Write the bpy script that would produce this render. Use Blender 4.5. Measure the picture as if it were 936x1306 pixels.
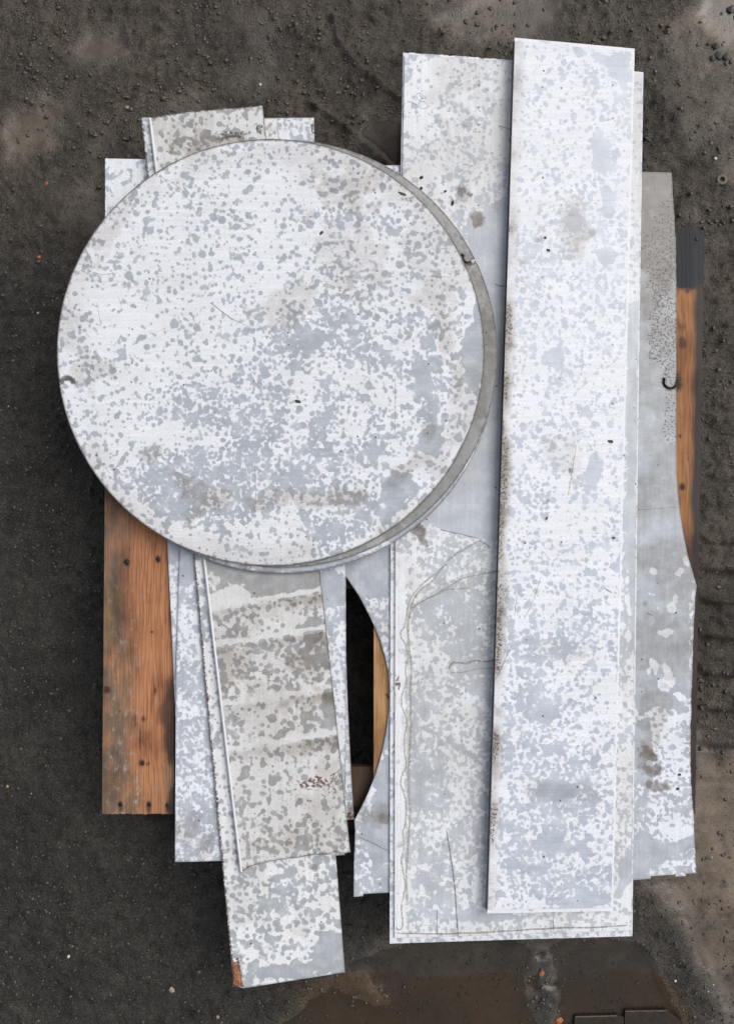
import bpy, bmesh, math, random
import numpy as np
from mathutils import Vector
from mathutils.geometry import delaunay_2d_cdt

for o in list(bpy.data.objects):
    bpy.data.objects.remove(o)
scene = bpy.context.scene
COL = scene.collection
random.seed(7)
RNG = np.random.default_rng(11)

# ------------------------------------------------------------------ camera
HC, FP = 1.85, 1083.0            # camera height above the ground (m), focal length in photo pixels
CX, CY = 468.0, 653.0
cam = bpy.data.cameras.new('camera')
cam_ob = bpy.data.objects.new('camera', cam)
COL.objects.link(cam_ob)
cam_ob.location = (0, 0, HC)
cam_ob.rotation_euler = (0, 0, 0)
cam.sensor_fit = 'VERTICAL'
cam.sensor_height = 24.0
cam.lens = 24.0 * FP / 1306.0
cam.clip_start = 0.01
cam.clip_end = 500
scene.camera = cam_ob

# ------------------------------------------------------------------ light: overcast sky
SUN_EL, SUN_AZ = math.radians(50), math.radians(62)     # azimuth clockwise from +Y
world = bpy.data.worlds.new('World')
scene.world = world
world.use_nodes = True
wn = world.node_tree
wn.nodes.clear()
sky = wn.nodes.new('ShaderNodeTexSky')
sky.sky_type = 'NISHITA'
sky.sun_disc = False
sky.sun_elevation = SUN_EL
sky.sun_rotation = SUN_AZ
sky.air_density = 1.0
sky.dust_density = 4.0
hs = wn.nodes.new('ShaderNodeHueSaturation')            # a cloud deck: the sky loses most of its blue
hs.inputs['Saturation'].default_value = 0.42
bg = wn.nodes.new('ShaderNodeBackground')
bg.inputs['Strength'].default_value = 0.128
wo = wn.nodes.new('ShaderNodeOutputWorld')
wn.links.new(sky.outputs[0], hs.inputs['Color'])
wn.links.new(hs.outputs[0], bg.inputs['Color'])
wn.links.new(bg.outputs[0], wo.inputs['Surface'])
sun = bpy.data.lights.new('sun', 'SUN')
sun.energy = 1.15
sun.angle = math.radians(48)
sun.color = (1.0, 0.99, 0.98)
sun_ob = bpy.data.objects.new('sun', sun)
COL.objects.link(sun_ob)
sd = Vector((math.sin(SUN_AZ) * math.cos(SUN_EL), math.cos(SUN_AZ) * math.cos(SUN_EL), math.sin(SUN_EL)))
sun_ob.rotation_euler = sd.to_track_quat('Z', 'Y').to_euler()
sun_ob.location = sd * 5

vs = scene.view_settings
vs.view_transform = 'Standard'
vs.look = 'None'
vs.gamma = 1.0
vs.use_curve_mapping = False
vs.exposure = 0.14

# ------------------------------------------------------------------ small tools
def P(px, py, z):
    k = (HC - z) / FP
    return ((px - CX) * k, (CY - py) * k, z)

_lat = RNG.random((64, 256, 256)).astype(np.float32)
def vnoise(x, y, seed):
    L = _lat[seed % 64]
    xi = np.floor(x).astype(int); yi = np.floor(y).astype(int)
    fx = x - xi; fy = y - yi
    fx = fx * fx * (3 - 2 * fx); fy = fy * fy * (3 - 2 * fy)
    x0 = xi & 255; x1 = (xi + 1) & 255; y0 = yi & 255; y1 = (yi + 1) & 255
    return (L[y0, x0] * (1 - fx) + L[y0, x1] * fx) * (1 - fy) + (L[y1, x0] * (1 - fx) + L[y1, x1] * fx) * fy
def fbm(x, y, size, seed, octv=3, gain=0.5):
    s = 0; a = 1; t = 0
    for k in range(octv):
        s = s + a * vnoise(x / size + 37.1 * k + seed * 3.7, y / size + 11.3 * k + seed * 1.9, seed + k * 5)
        t += a; a *= gain; size *= 0.5
    return s / t
def sm(a, b, x):
    t = np.clip((x - a) / (b - a), 0, 1)
    return t * t * (3 - 2 * t)
def ell(X, Y, cx, cy, rx, ry, ang=0):
    a = math.radians(ang); c, s = math.cos(a), math.sin(a)
    u = ((X - cx) * c + (Y - cy) * s) / rx; v = (-(X - cx) * s + (Y - cy) * c) / ry
    return np.sqrt(u * u + v * v)
def inpoly(X, Y, poly):
    r = np.zeros(X.shape, bool); n = len(poly)
    for i in range(n):
        x0, y0 = poly[i]; x1, y1 = poly[(i + 1) % n]
        if y0 == y1: continue
        c = ((y0 > Y) != (y1 > Y)) & (X < (x1 - x0) * (Y - y0) / (y1 - y0) + x0)
        r ^= c
    return r
def polydist(X, Y, poly, closed=True):
    d = np.full(X.shape, 1e9); n = len(poly)
    for i in range(n if closed else n - 1):
        ax, ay = poly[i]; bx, by = poly[(i + 1) % n]
        ux, uy = bx - ax, by - ay; L = ux * ux + uy * uy + 1e-9
        t = np.clip(((X - ax) * ux + (Y - ay) * uy) / L, 0, 1)
        d = np.minimum(d, np.hypot(X - ax - t * ux, Y - ay - t * uy))
    return d

def tag(o, label=None, cat=None, group=None, kind=None):
    if label: o['label'] = label
    if cat: o['category'] = cat
    if group: o['group'] = group
    if kind: o['kind'] = kind
    return o
def mesh_ob(name, verts, faces, mat, parent=None, smooth=False, origin=None):
    me = bpy.data.meshes.new(name)
    if origin is not None:
        verts = [(v[0] - origin[0], v[1] - origin[1], v[2] - origin[2]) for v in verts]
    me.from_pydata([tuple(v) for v in verts], [], faces)
    if smooth: me.polygons.foreach_set('use_smooth', [True] * len(me.polygons))
    me.materials.append(mat)
    o = bpy.data.objects.new(name, me); COL.objects.link(o)
    if origin is not None: o.location = origin
    if parent is not None: adopt(o, parent)
    return o
def adopt(o, parent):
    o.parent = parent
    off = Vector((0, 0, 0)); p = parent
    while p is not None:
        off += Vector(p.location); p = p.parent
    o.location = Vector(o.location) - off      # parents carry no rotation or scale
def empty(name, loc):
    o = bpy.data.objects.new(name, None); COL.objects.link(o)
    o.location = loc; o.empty_display_size = 0.05
    return o

# ------------------------------------------------------------------ shader helper
class N:
    def __init__(s, name):
        s.m = bpy.data.materials.new(name); s.m.use_nodes = True
        s.t = s.m.node_tree; s.t.nodes.clear()
        s.out = s.t.nodes.new('ShaderNodeOutputMaterial')
    def n(s, ty, **k):
        nd = s.t.nodes.new(ty)
        for a, b in k.items(): setattr(nd, a, b)
        return nd
    def put(s, sock, v):
        if isinstance(v, bpy.types.NodeSocket): s.t.links.new(v, sock)
        elif isinstance(v, (tuple, list)):
            sock.default_value = (*v, 1) if len(v) == 3 and sock.type == 'RGBA' else v
        else: sock.default_value = v
    def math(s, op, a, b=0.0, c=None, clamp=False):
        nd = s.n('ShaderNodeMath', operation=op, use_clamp=clamp)
        s.put(nd.inputs[0], a); s.put(nd.inputs[1], b)
        if c is not None: s.put(nd.inputs[2], c)
        return nd.outputs[0]
    def mix(s, f, a, b, mode='MIX'):
        nd = s.n('ShaderNodeMix', data_type='RGBA', blend_type=mode)
        s.put(nd.inputs[0], f); s.put(nd.inputs[6], a); s.put(nd.inputs[7], b)
        return nd.outputs[2]
    def attr(s, name):
        return s.n('ShaderNodeAttribute', attribute_name=name).outputs['Fac']
    def uv(s, sc=(1, 1, 1), off=(0, 0, 0)):
        u = s.n('ShaderNodeUVMap').outputs[0]
        mp = s.n('ShaderNodeMapping'); s.put(mp.inputs['Vector'], u)
        mp.inputs['Scale'].default_value = sc; mp.inputs['Location'].default_value = off
        return mp.outputs[0]
    def noise(s, vec, scale, detail=2, rough=0.5, dist=0.0):
        nd = s.n('ShaderNodeTexNoise'); s.put(nd.inputs['Vector'], vec)
        nd.inputs['Scale'].default_value = scale; nd.inputs['Detail'].default_value = detail
        nd.inputs['Roughness'].default_value = rough; nd.inputs['Distortion'].default_value = dist
        return nd.outputs[0]
    def vor(s, vec, scale):
        nd = s.n('ShaderNodeTexVoronoi', voronoi_dimensions='2D'); s.put(nd.inputs['Vector'], vec)
        nd.inputs['Scale'].default_value = scale
        sep = s.n('ShaderNodeSeparateColor'); s.t.links.new(nd.outputs['Color'], sep.inputs[0])
        return nd.outputs['Distance'], sep.outputs[0], sep.outputs[1]
    def ramp(s, x, a, b, c=0.0, d=1.0):
        nd = s.n('ShaderNodeMapRange', interpolation_type='SMOOTHSTEP')
        s.put(nd.inputs[0], x); s.put(nd.inputs[1], a); s.put(nd.inputs[2], b); s.put(nd.inputs[3], c); s.put(nd.inputs[4], d)
        return nd.outputs[0]
    def bsdf(s, col, rough=0.5, spec=0.5, normal=None, metal=0.0):
        b = s.n('ShaderNodeBsdfPrincipled')
        s.put(b.inputs['Base Color'], col); s.put(b.inputs['Roughness'], rough)
        s.put(b.inputs['Specular IOR Level'], spec); s.put(b.inputs['Metallic'], metal)
        if normal is not None: s.put(b.inputs['Normal'], normal)
        s.t.links.new(b.outputs[0], s.out.inputs[0])
        return b
    def bump(s, h, strength, dist, normal=None):
        nd = s.n('ShaderNodeBump'); nd.inputs['Strength'].default_value = strength
        nd.inputs['Distance'].default_value = dist; s.put(nd.inputs['Height'], h)
        if normal is not None: s.put(nd.inputs['Normal'], normal)
        return nd.outputs[0]

def sheet_material(name, dry=(0.80, 0.815, 0.85), wet=(0.44, 0.47, 0.515), seed=0.0, brush='y', wetk=1.0):
    m = N(name)
    uv = m.uv(off=(seed, seed * 1.7, 0))
    fine = m.noise(uv, 26, 3, 0.6)
    w = m.math('ADD', m.attr('wet'), m.math('MULTIPLY', m.math('SUBTRACT', fine, 0.5), 1.8))
    wm = m.math('ADD', m.math('MULTIPLY', w, 1.25), 0.5, clamp=True)
    # dry metal: chalky white oxide with faint rolling lines and blotches
    br = m.noise(m.uv(sc=(3, 60, 1) if brush == 'x' else (60, 3, 1), off=(seed, 0, 0)), 1.0, 3, 0.6)
    bl = m.noise(uv, 2.2, 4, 0.6)
    dcol = m.mix(m.ramp(bl, 0.35, 0.75), dry, tuple(c * k for c, k in zip(dry, (0.93, 0.925, 0.915))))
    dcol = m.mix(m.math('MULTIPLY', m.ramp(br, 0.45, 0.8), 0.35), dcol, tuple(c * 0.84 for c in dry))
    wvar = m.noise(uv, 3.1, 3)
    wcol = m.mix(m.ramp(wvar, 0.3, 0.7), tuple(c * 0.92 for c in wet), tuple(c * 1.10 for c in wet))
    wcol = m.mix(m.math('MULTIPLY', m.ramp(br, 0.45, 0.8), 0.3), wcol, tuple(c * 0.85 for c in wet))
    fade = m.ramp(m.noise(m.uv(off=(seed * 1.3, 2.2, 0)), 5.5, 2), 0.30, 0.55, 0.76, 1.0)
    col = m.mix(m.math('MULTIPLY', m.math('MULTIPLY', wm, fade), wetk), dcol, wcol)
    gr = m.noise(uv, 38, 3, 0.7)
    col = m.mix(1.0, col, m.mix(m.ramp(gr, 0.25, 0.75), (0.90, 0.90, 0.895), (1.07, 1.07, 1.07)), 'MULTIPLY')
    st = m.noise(m.uv(sc=(1.2, 26, 1) if brush == 'x' else (26, 1.2, 1), off=(0, seed, 0)), 1.0, 4, 0.65)
    col = m.mix(1.0, col, m.mix(m.ramp(st, 0.3, 0.7), (0.93, 0.93, 0.935), (1.04, 1.04, 1.035)), 'MULTIPLY')
    # tan silt dried or soaked into the surface
    dn = m.noise(uv, 7, 4, 0.65)
    dirt = m.math('MULTIPLY', m.attr('dirt'), m.ramp(dn, 0.25, 0.65, 0.45, 1.0), clamp=True)
    col = m.mix(dirt, col, m.mix(1.0, col, (0.50, 0.44, 0.37), 'MULTIPLY'))
    # brown soil stains with body, and painted shade in the notch gaps
    col = m.mix(m.math('MULTIPLY', m.attr('soil_shade'), m.ramp(dn, 0.2, 0.7, 0.5, 1.0), clamp=True), col, (0.15, 0.12, 0.09))
    # specks of dirt and of rust, and painted notch shade
    s1 = m.noise(uv, 30, 4, 0.72)
    th = m.math('SUBTRACT', 0.80, m.math('MULTIPLY', m.attr('speck_shade'), 0.46))
    sp = m.math('MULTIPLY', m.ramp(s1, th, m.math('ADD', th, 0.05)), m.math('GREATER_THAN', m.attr('speck_shade'), 0.004))
    col = m.mix(m.math('MULTIPLY', sp, 0.85), col, (0.060, 0.049, 0.039))
    s2 = m.noise(m.uv(off=(seed + 3.3, 1.1, 0)), 26, 4, 0.65)
    th2 = m.math('SUBTRACT', 0.80, m.math('MULTIPLY', m.attr('rust'), 0.44))
    ru = m.math('MULTIPLY', m.ramp(s2, th2, m.math('ADD', th2, 0.07)), m.math('GREATER_THAN', m.attr('rust'), 0.004))
    col = m.mix(m.math('MULTIPLY', ru, 0.9), col, (0.105, 0.033, 0.019))
    d3, r3, q3 = m.vor(m.uv(off=(seed * 2.1, 4.4, 0)), 4.5)
    fl = m.math('MULTIPLY', m.math('LESS_THAN', r3, 0.10), m.math('LESS_THAN', d3, m.math('ADD', m.math('MULTIPLY', q3, 0.045), 0.02)))
    col = m.mix(m.math('MULTIPLY', fl, 0.85), col, (0.05, 0.042, 0.035))
    col = m.mix(m.math('MULTIPLY', m.attr('cut'), m.ramp(dn, 0.2, 0.6, 0.75, 1.0)), col, (0.050, 0.044, 0.038))
    rough = m.math('SUBTRACT', 0.55, m.math('MULTIPLY', wm, 0.27))
    nb = m.bump(m.math('ADD', m.math('MULTIPLY', wm, 0.6), m.math('MULTIPLY', br, 0.25)), 0.18, 0.0006)
    m.bsdf(col, rough, 0.45, nb)
    return m.m

def plain(name, col, rough=0.6, var=0.25, scale=60, spec=0.4):
    m = N(name)
    tc = m.n('ShaderNodeTexCoord').outputs['Object']
    f = m.noise(tc, scale, 4, 0.6)
    c = m.mix(m.ramp(f, 0.3, 0.7), tuple(x * (1 - var) for x in col), tuple(x * (1 + var) for x in col))
    m.bsdf(c, rough, spec, m.bump(f, 0.3, 0.001))
    return m.m

# ------------------------------------------------------------------ painted surface of a sheet
def surface(bb, cfg, seed):
    """rasters at one photo pixel: wet = signed distance of the rain-wet area, dirt, soil_shade, speck_shade, rust"""
    x0, y0, x1, y1 = bb
    Y, X = np.mgrid[y0:y1 + 1, x0:x1 + 1].astype(np.float32)
    rng = np.random.default_rng(seed * 101 + 5)
    def blend(base, lst):
        r = np.full(X.shape, base, np.float32)
        for (cx, cy, rx, ry, a, v) in lst:
            k = 1 - sm(0.55, 1.15, ell(X, Y, cx, cy, rx, ry, a) + 0.35 * (fbm(X, Y, 30, seed + 3, 2) - 0.5))
            r = r + (v - r) * k
        return r
    cov = blend(cfg.get('cov', 0.4), cfg.get('covb', []))
    cn = cfg.get('cn', 0.75)
    mod = fbm(X, Y, cfg.get('cs', 48), seed, 3)
    lam_c = np.clip(0.88 * cov * (1 + cn * 2.6 * (mod - 0.5)), 0.02, 0.93)
    lam = -np.log(1 - lam_c)
    med = cfg.get('rad', 3.0) * 0.74
    wet = np.full(X.shape, -6.0, np.float32)
    H, W = X.shape
    nb = 4
    for b in range(nb):                     # drops of four sizes, every one a disc of its own
        rr = med * (0.42, 0.75, 1.15, 1.9)[b]
        share = (0.12, 0.36, 0.40, 0.12)[b]
        p = lam * share / (math.pi * rr * rr)
        cnt = rng.poisson(p)
        ys, xs = np.nonzero(cnt)
        for yy, xx in zip(ys, xs):
            r = rr * (0.75 + 0.5 * rng.random())
            w = int(r + 5)
            a0, a1, b0, b1 = max(0, yy - w), min(H, yy + w + 1), max(0, xx - w), min(W, xx + w + 1)
            fx, fy = rng.random() - 0.5, rng.random() - 0.5
            gx = np.arange(b0, b1) - xx - fx; gy = (np.arange(a0, a1) - yy - fy)[:, None]
            d = r - np.sqrt(gx * gx + gy * gy)
            np.maximum(wet[a0:a1, b0:b1], d, out=wet[a0:a1, b0:b1])
    wob = fbm(X, Y, 26, seed + 7, 3) - 0.5
    wob2 = 9 * (fbm(X, Y, 9, seed + 9, 3, 0.6) - 0.5)
    for f in cfg.get('film', []):
        if isinstance(f[0], (tuple, list)):
            dd = polydist(X, Y, f); ins = inpoly(X, Y, f)
            v = np.where(ins, dd, -dd) + wob * 16 + wob2
        else:
            cx, cy, rx, ry, a = f[:5]
            v = (1 - ell(X, Y, cx, cy, rx, ry, a)) * min(rx, ry) + wob * (f[5] if len(f) > 5 else 22) + wob2
        wet = np.maximum(wet, v)
    for f in cfg.get('dry', []):
        if isinstance(f[0], (tuple, list)):
            dd = polydist(X, Y, f); ins = inpoly(X, Y, f)
            v = np.where(ins, dd, -dd) + wob * 12 + wob2
        else:
            cx, cy, rx, ry, a = f[:5]
            v = (1 - ell(X, Y, cx, cy, rx, ry, a)) * min(rx, ry) + wob * (f[5] if len(f) > 5 else 12) + wob2
        wet = np.minimum(wet, -v)
    wet = np.clip(wet, -6, 6)
    def layer(key, rag, lo_=0.4, am=1.2):
        r = np.full(X.shape, cfg.get(key, 0.0), np.float32)
        nz = fbm(X, Y, rag, seed + 13, 4, 0.6)
        for (cx, cy, rx, ry, a, v) in cfg.get(key + 'b', []):
            k = 1 - sm(lo_, 1.05, ell(X, Y, cx, cy, rx, ry, a) + am * (nz - 0.5))
            r = np.maximum(r, k * v)
        return r
    lay = dict(dirt=layer('dirt', 22, 0.55, 2.4), soil_shade=layer('soil_shade', 9, 0.78, 1.9), speck_shade=layer('speck_shade', 20), rust=layer('rust', 20))
    lay['dirt'] = np.clip(lay['dirt'] + cfg.get('haze', 0.06) * 2 * np.clip(fbm(X, Y, 70, seed + 21, 4) - 0.4, 0, 1), 0, 1)
    lay['wet'] = wet
    if 'post' in cfg: cfg['post'](X, Y, lay)
    return lay
def sample(img, bb, x, y):
    u = np.clip(x - bb[0], 0, img.shape[1] - 1.001); v = np.clip(y - bb[1], 0, img.shape[0] - 1.001)
    xi = u.astype(int); yi = v.astype(int); fx = u - xi; fy = v - yi
    return (img[yi, xi] * (1 - fx) + img[yi, xi + 1] * fx) * (1 - fy) + (img[yi + 1, xi] * (1 - fx) + img[yi + 1, xi + 1] * fx) * fy

def densify(poly, step, ragged=None, seed=0):
    """ragged: {edge index: amplitude px} gives torn or burred edges"""
    out = []; n = len(poly); rg = random.Random(seed)
    for i in range(n):
        a, b = poly[i], poly[(i + 1) % n]
        L = math.hypot(b[0] - a[0], b[1] - a[1])
        amp = (ragged or {}).get(i, 0)
        k = max(1, int(L / (step if not amp else 2.0)))
        nx, ny = -(b[1] - a[1]) / (L + 1e-9), (b[0] - a[0]) / (L + 1e-9)
        j = 0.0
        for t in range(k):
            f = t / k
            if amp and t:
                j = 0.6 * j + rg.uniform(-amp, amp) * 0.6
            else: j = 0
            out.append((a[0] + (b[0] - a[0]) * f + nx * j, a[1] + (b[1] - a[1]) * f + ny * j))
    return out

def slab(name, poly, z, th, mat, cfg=None, seed=1, step=2.0, ragged=None, parent=None, attrs=None, rim=0.9, rimtop=0.5):
    """a flat or gently warped sheet: z is the height of its top face, a number or a function of plan position"""
    zf = z if callable(z) else (lambda x, y: np.full(np.shape(x), z, float))
    b = densify(poly, max(step, 5), ragged, seed)
    bx = np.array([p[0] for p in b]); by = np.array([p[1] for p in b])
    x0, y0, x1, y1 = int(bx.min()) - 2, int(by.min()) - 2, int(bx.max()) + 3, int(by.max()) + 3
    gx, gy = np.meshgrid(np.arange(x0, x1, step), np.arange(y0, y1, step))
    gx = gx + (np.arange(gx.shape[0]) % 2)[:, None] * step * 0.5
    gx, gy = gx.ravel(), gy.ravel()
    k = inpoly(gx, gy, b); gx, gy = gx[k], gy[k]
    near = np.zeros((2 * (y1 - y0) + 4, 2 * (x1 - x0) + 4), bool)
    fine_b = np.array(densify(b, 0.5))
    bi = ((fine_b[:, 1] - y0) * 2).astype(int); bj = ((fine_b[:, 0] - x0) * 2).astype(int)
    w = max(1, int(step * 0.9 + 0.5))
    for di in range(-w, w + 1):
        for dj in range(-w, w + 1):
            near[np.clip(bi + di, 0, near.shape[0] - 1), np.clip(bj + dj, 0, near.shape[1] - 1)] = True
    k = ~near[((gy - y0) * 2).astype(int), ((gx - x0) * 2).astype(int)]
    gx, gy = gx[k], gy[k]
    pts = [Vector(p) for p in b] + [Vector((float(p), float(q))) for p, q in zip(gx, gy)]
    area = sum(b[i][0] * b[(i + 1) % len(b)][1] - b[(i + 1) % len(b)][0] * b[i][1] for i in range(len(b)))
    loop = list(range(len(b)))
    if area < 0: loop.reverse()
    v, e, f, *_ = delaunay_2d_cdt(pts, [], [loop], 1, 1e-5)
    vx = np.array([p.x for p in v]); vy = np.array([p.y for p in v])
    vz = zf(vx, vy)
    nv = len(vx)
    kk = (HC - vz) / FP
    top = np.stack([(vx - CX) * kk, (CY - vy) * kk, vz], 1)
    tb = np.array([P(p[0], p[1], float(zz)) for p, zz in zip(b, zf(bx, by))])
    lo = tb.copy(); lo[:, 2] -= th
    nbd = len(b)
    org = np.array([top[:, 0].mean(), top[:, 1].mean(), float(vz.min()) - th])
    allv = np.concatenate([top, tb, lo, lo]) - org
    faces = []
    for t in f:
        faces.append((t[0], t[2], t[1]))        # picture y runs down, so turn the winding over
    s1, s2, s3 = nv, nv + nbd, nv + 2 * nbd
    for i in range(nbd):
        j = (i + 1) % nbd
        q = (s1 + i, s1 + j, s2 + j, s2 + i)
        faces.append(q if area > 0 else q[::-1])
    if callable(z):                              # warped: the underside follows the top
        und = top.copy(); und[:, 2] -= th
        allv = np.concatenate([top, tb, lo, und]) - org
        faces += [(s3 + t[0], s3 + t[1], s3 + t[2]) for t in f]
        lx, ly = vx, vy
    else:
        faces.append([s3 + i for i in range(nbd)] if area > 0 else [s3 + i for i in range(nbd)][::-1])
        lx, ly = bx, by
    me = bpy.data.meshes.new(name)
    me.from_pydata([tuple(map(float, p)) for p in allv], [], faces)
    me.polygons.foreach_set('use_smooth', [True] * len(f) + [False] * (len(faces) - len(f)))
    ax = np.concatenate([vx, bx, bx, lx]); ay = np.concatenate([vy, by, by, ly])
    li = np.zeros(len(me.loops), np.int32); me.loops.foreach_get('vertex_index', li)
    uvl = me.uv_layers.new(name='UVMap')
    uvs = np.stack([ax[li] / 100, ay[li] / 100], 1).astype(np.float32)
    uvl.data.foreach_set('uv', uvs.ravel())
    if cfg is not None:
        bb = (x0, y0, x1, y1)
        ras = surface(bb, cfg, seed)
        wx = ax + 2.2 * (fbm(ax, ay, 9, seed + 31, 2) - 0.5); wy = ay + 2.2 * (fbm(ax, ay, 9, seed + 37, 2) - 0.5)
        for key, img in ras.items():
            val = sample(img, bb, wx if key == 'wet' else ax, wy if key == 'wet' else ay).astype(np.float32)
            at = me.attributes.new(key, 'FLOAT', 'POINT'); at.data.foreach_set('value', val)
        cut = np.zeros(len(ax), np.float32); cut[:nbd] = rimtop; cut[nv:] = rim          # grimy cut edge, darkened further by a painted shadow line
        at = me.attributes.new('cut', 'FLOAT', 'POINT'); at.data.foreach_set('value', cut)
    if attrs is not None:
        for key, fn in attrs.items():
            at = me.attributes.new(key, 'FLOAT', 'POINT'); at.data.foreach_set('value', np.asarray(fn(ax, ay), np.float32))
    me.materials.append(mat)
    o = bpy.data.objects.new(name, me); COL.objects.link(o)
    o.location = org
    if parent is not None: adopt(o, parent)
    return o

def ribbon(name, pts, width, zf, mat, parent, h=0.00025):
    """a thin mark lying on a sheet: pen stroke, scratch, dried water line"""
    V, F = [], []
    n = len(pts)
    for i, (x, y) in enumerate(pts):
        a = pts[max(0, i - 1)]; b = pts[min(n - 1, i + 1)]
        L = math.hypot(b[0] - a[0], b[1] - a[1]) + 1e-9
        w = width * (0.35 if i in (0, n - 1) else random.uniform(0.7, 1.15)) / 2
        nx, ny = -(b[1] - a[1]) / L * w, (b[0] - a[0]) / L * w
        for s in (1, -1):
            X, Y_ = x + nx * s, y + ny * s
            V.append(P(X, Y_, float(zf(np.array([X]), np.array([Y_]))[0]) + h))
        if i:
            F.append((2 * i - 2, 2 * i, 2 * i + 1, 2 * i - 1))
    return mesh_ob(name, V, F, mat, parent, True, origin=V[0])
def curve(pts, sub=5, jit=0.0):
    out = []
    n = len(pts)
    for i in range(n - 1):
        p0, p1, p2, p3 = pts[max(0, i - 1)], pts[i], pts[i + 1], pts[min(n - 1, i + 2)]
        for k in range(sub):
            t = k / sub
            q = [0.5 * (2 * p1[c] + (p2[c] - p0[c]) * t + (2 * p0[c] - 5 * p1[c] + 4 * p2[c] - p3[c]) * t * t + (3 * p1[c] - p0[c] - 3 * p2[c] + p3[c]) * t ** 3) for c in (0, 1)]
            out.append((q[0] + random.uniform(-jit, jit), q[1] + random.uniform(-jit, jit)))
    out.append(pts[-1])
    return out
const = lambda z: (lambda x, y: np.full(np.shape(x), z, float))

# ================================================================== the ground
def ground_material():
    m = N('wet_mud_and_asphalt')
    geo = m.n('ShaderNodeNewGeometry').outputs['Position']
    n1 = m.noise(geo, 28, 5, 0.6)
    n2 = m.noise(geo, 190, 3, 0.6)
    n3 = m.noise(geo, 420, 2, 0.5)
    mud = m.mix(m.ramp(n1, 0.3, 0.7), (0.074, 0.062, 0.048), (0.120, 0.102, 0.080))
    asp = m.mix(m.ramp(n1, 0.3, 0.7), (0.033, 0.029, 0.024), (0.062, 0.055, 0.045))
    col = m.mix(m.attr('asphalt'), mud, asp)
    col = m.mix(m.attr('silt'), col, m.mix(m.ramp(n1, 0.25, 0.75), (0.112, 0.084, 0.060), (0.165, 0.128, 0.095)))
    col = m.mix(m.attr('puddle_reflection'), col, (0.066, 0.040, 0.018))  # dark reflection in the puddles, painted brown into the bed colour
    col = m.mix(m.math('MULTIPLY', m.ramp(n2, 0.52, 0.72), 0.45), col, m.mix(1.0, col, (0.32, 0.32, 0.33), 'MULTIPLY'))
    col = m.mix(m.math('MULTIPLY', m.ramp(n3, 0.62, 0.74), 0.5), col, m.mix(1.0, col, (2.3, 2.25, 2.1), 'MULTIPLY'))
    n0 = m.noise(geo, 4.5, 5, 0.65)
    col = m.mix(1.0, col, m.mix(m.ramp(n0, 0.32, 0.68), (0.66, 0.66, 0.67), (1.28, 1.26, 1.22)), 'MULTIPLY')
    rough = m.math('SUBTRACT', m.math('ADD', m.math('MULTIPLY', m.ramp(n1, 0.3, 0.7), 0.2), 0.27), m.math('MULTIPLY', m.attr('calm'), 0.06))
    cf = m.math('SUBTRACT', 1.0, m.math('MULTIPLY', m.attr('calm'), 0.93))
    b = m.bump(m.math('MULTIPLY', n2, cf), 1.0, 0.010)
    b = m.bump(m.math('MULTIPLY', n3, cf), 1.0, 0.006, b)
    m.bsdf(col, rough, 0.5, b)
    return m.m

PUDDLES = {
 'right': [(836, 1128), (846, 1060), (868, 990), (892, 930), (925, 965), (1000, 930), (1120, 1000), (1120, 1420), (960, 1420), (928, 1310), (895, 1240), (870, 1180)],
 'bottom': [(410, 1262), (440, 1225), (520, 1200), (600, 1196), (720, 1192), (815, 1196), (838, 1235), (862, 1292), (880, 1420), (320, 1420), (350, 1320)],
 'middle': [(456, 168), (468, 150), (500, 148), (525, 160), (580, 180), (580, 250), (512, 240), (490, 206), (470, 190)],
 'topleft': [(6, 176), (20, 150), (60, 130), (84, 140), (70, 170), (36, 196), (12, 200)],
 'upperleft': [(96, 62), (118, 44), (150, 46), (158, 60), (130, 74), (104, 74)],
 'topright': [(884, 20), (905, -40), (1020, -60), (1020, 60), (930, 62), (905, 44)],
 'top': [(556, 22), (600, -10), (700, -40), (720, 20), (690, 46), (620, 52), (580, 44)],
}
def pud(X, Y, key):
    p = PUDDLES[key]
    d = polydist(X, Y, p)
    return np.where(inpoly(X, Y, p), d, -d) + 22 * (fbm(X, Y, 40, 9, 4, 0.6) - 0.5)
TREADS = [(690, 5), (726, 7), (768, 8), (812, 9), (858, 8), (904, 8), (950, 7), (994, 5)]
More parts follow.
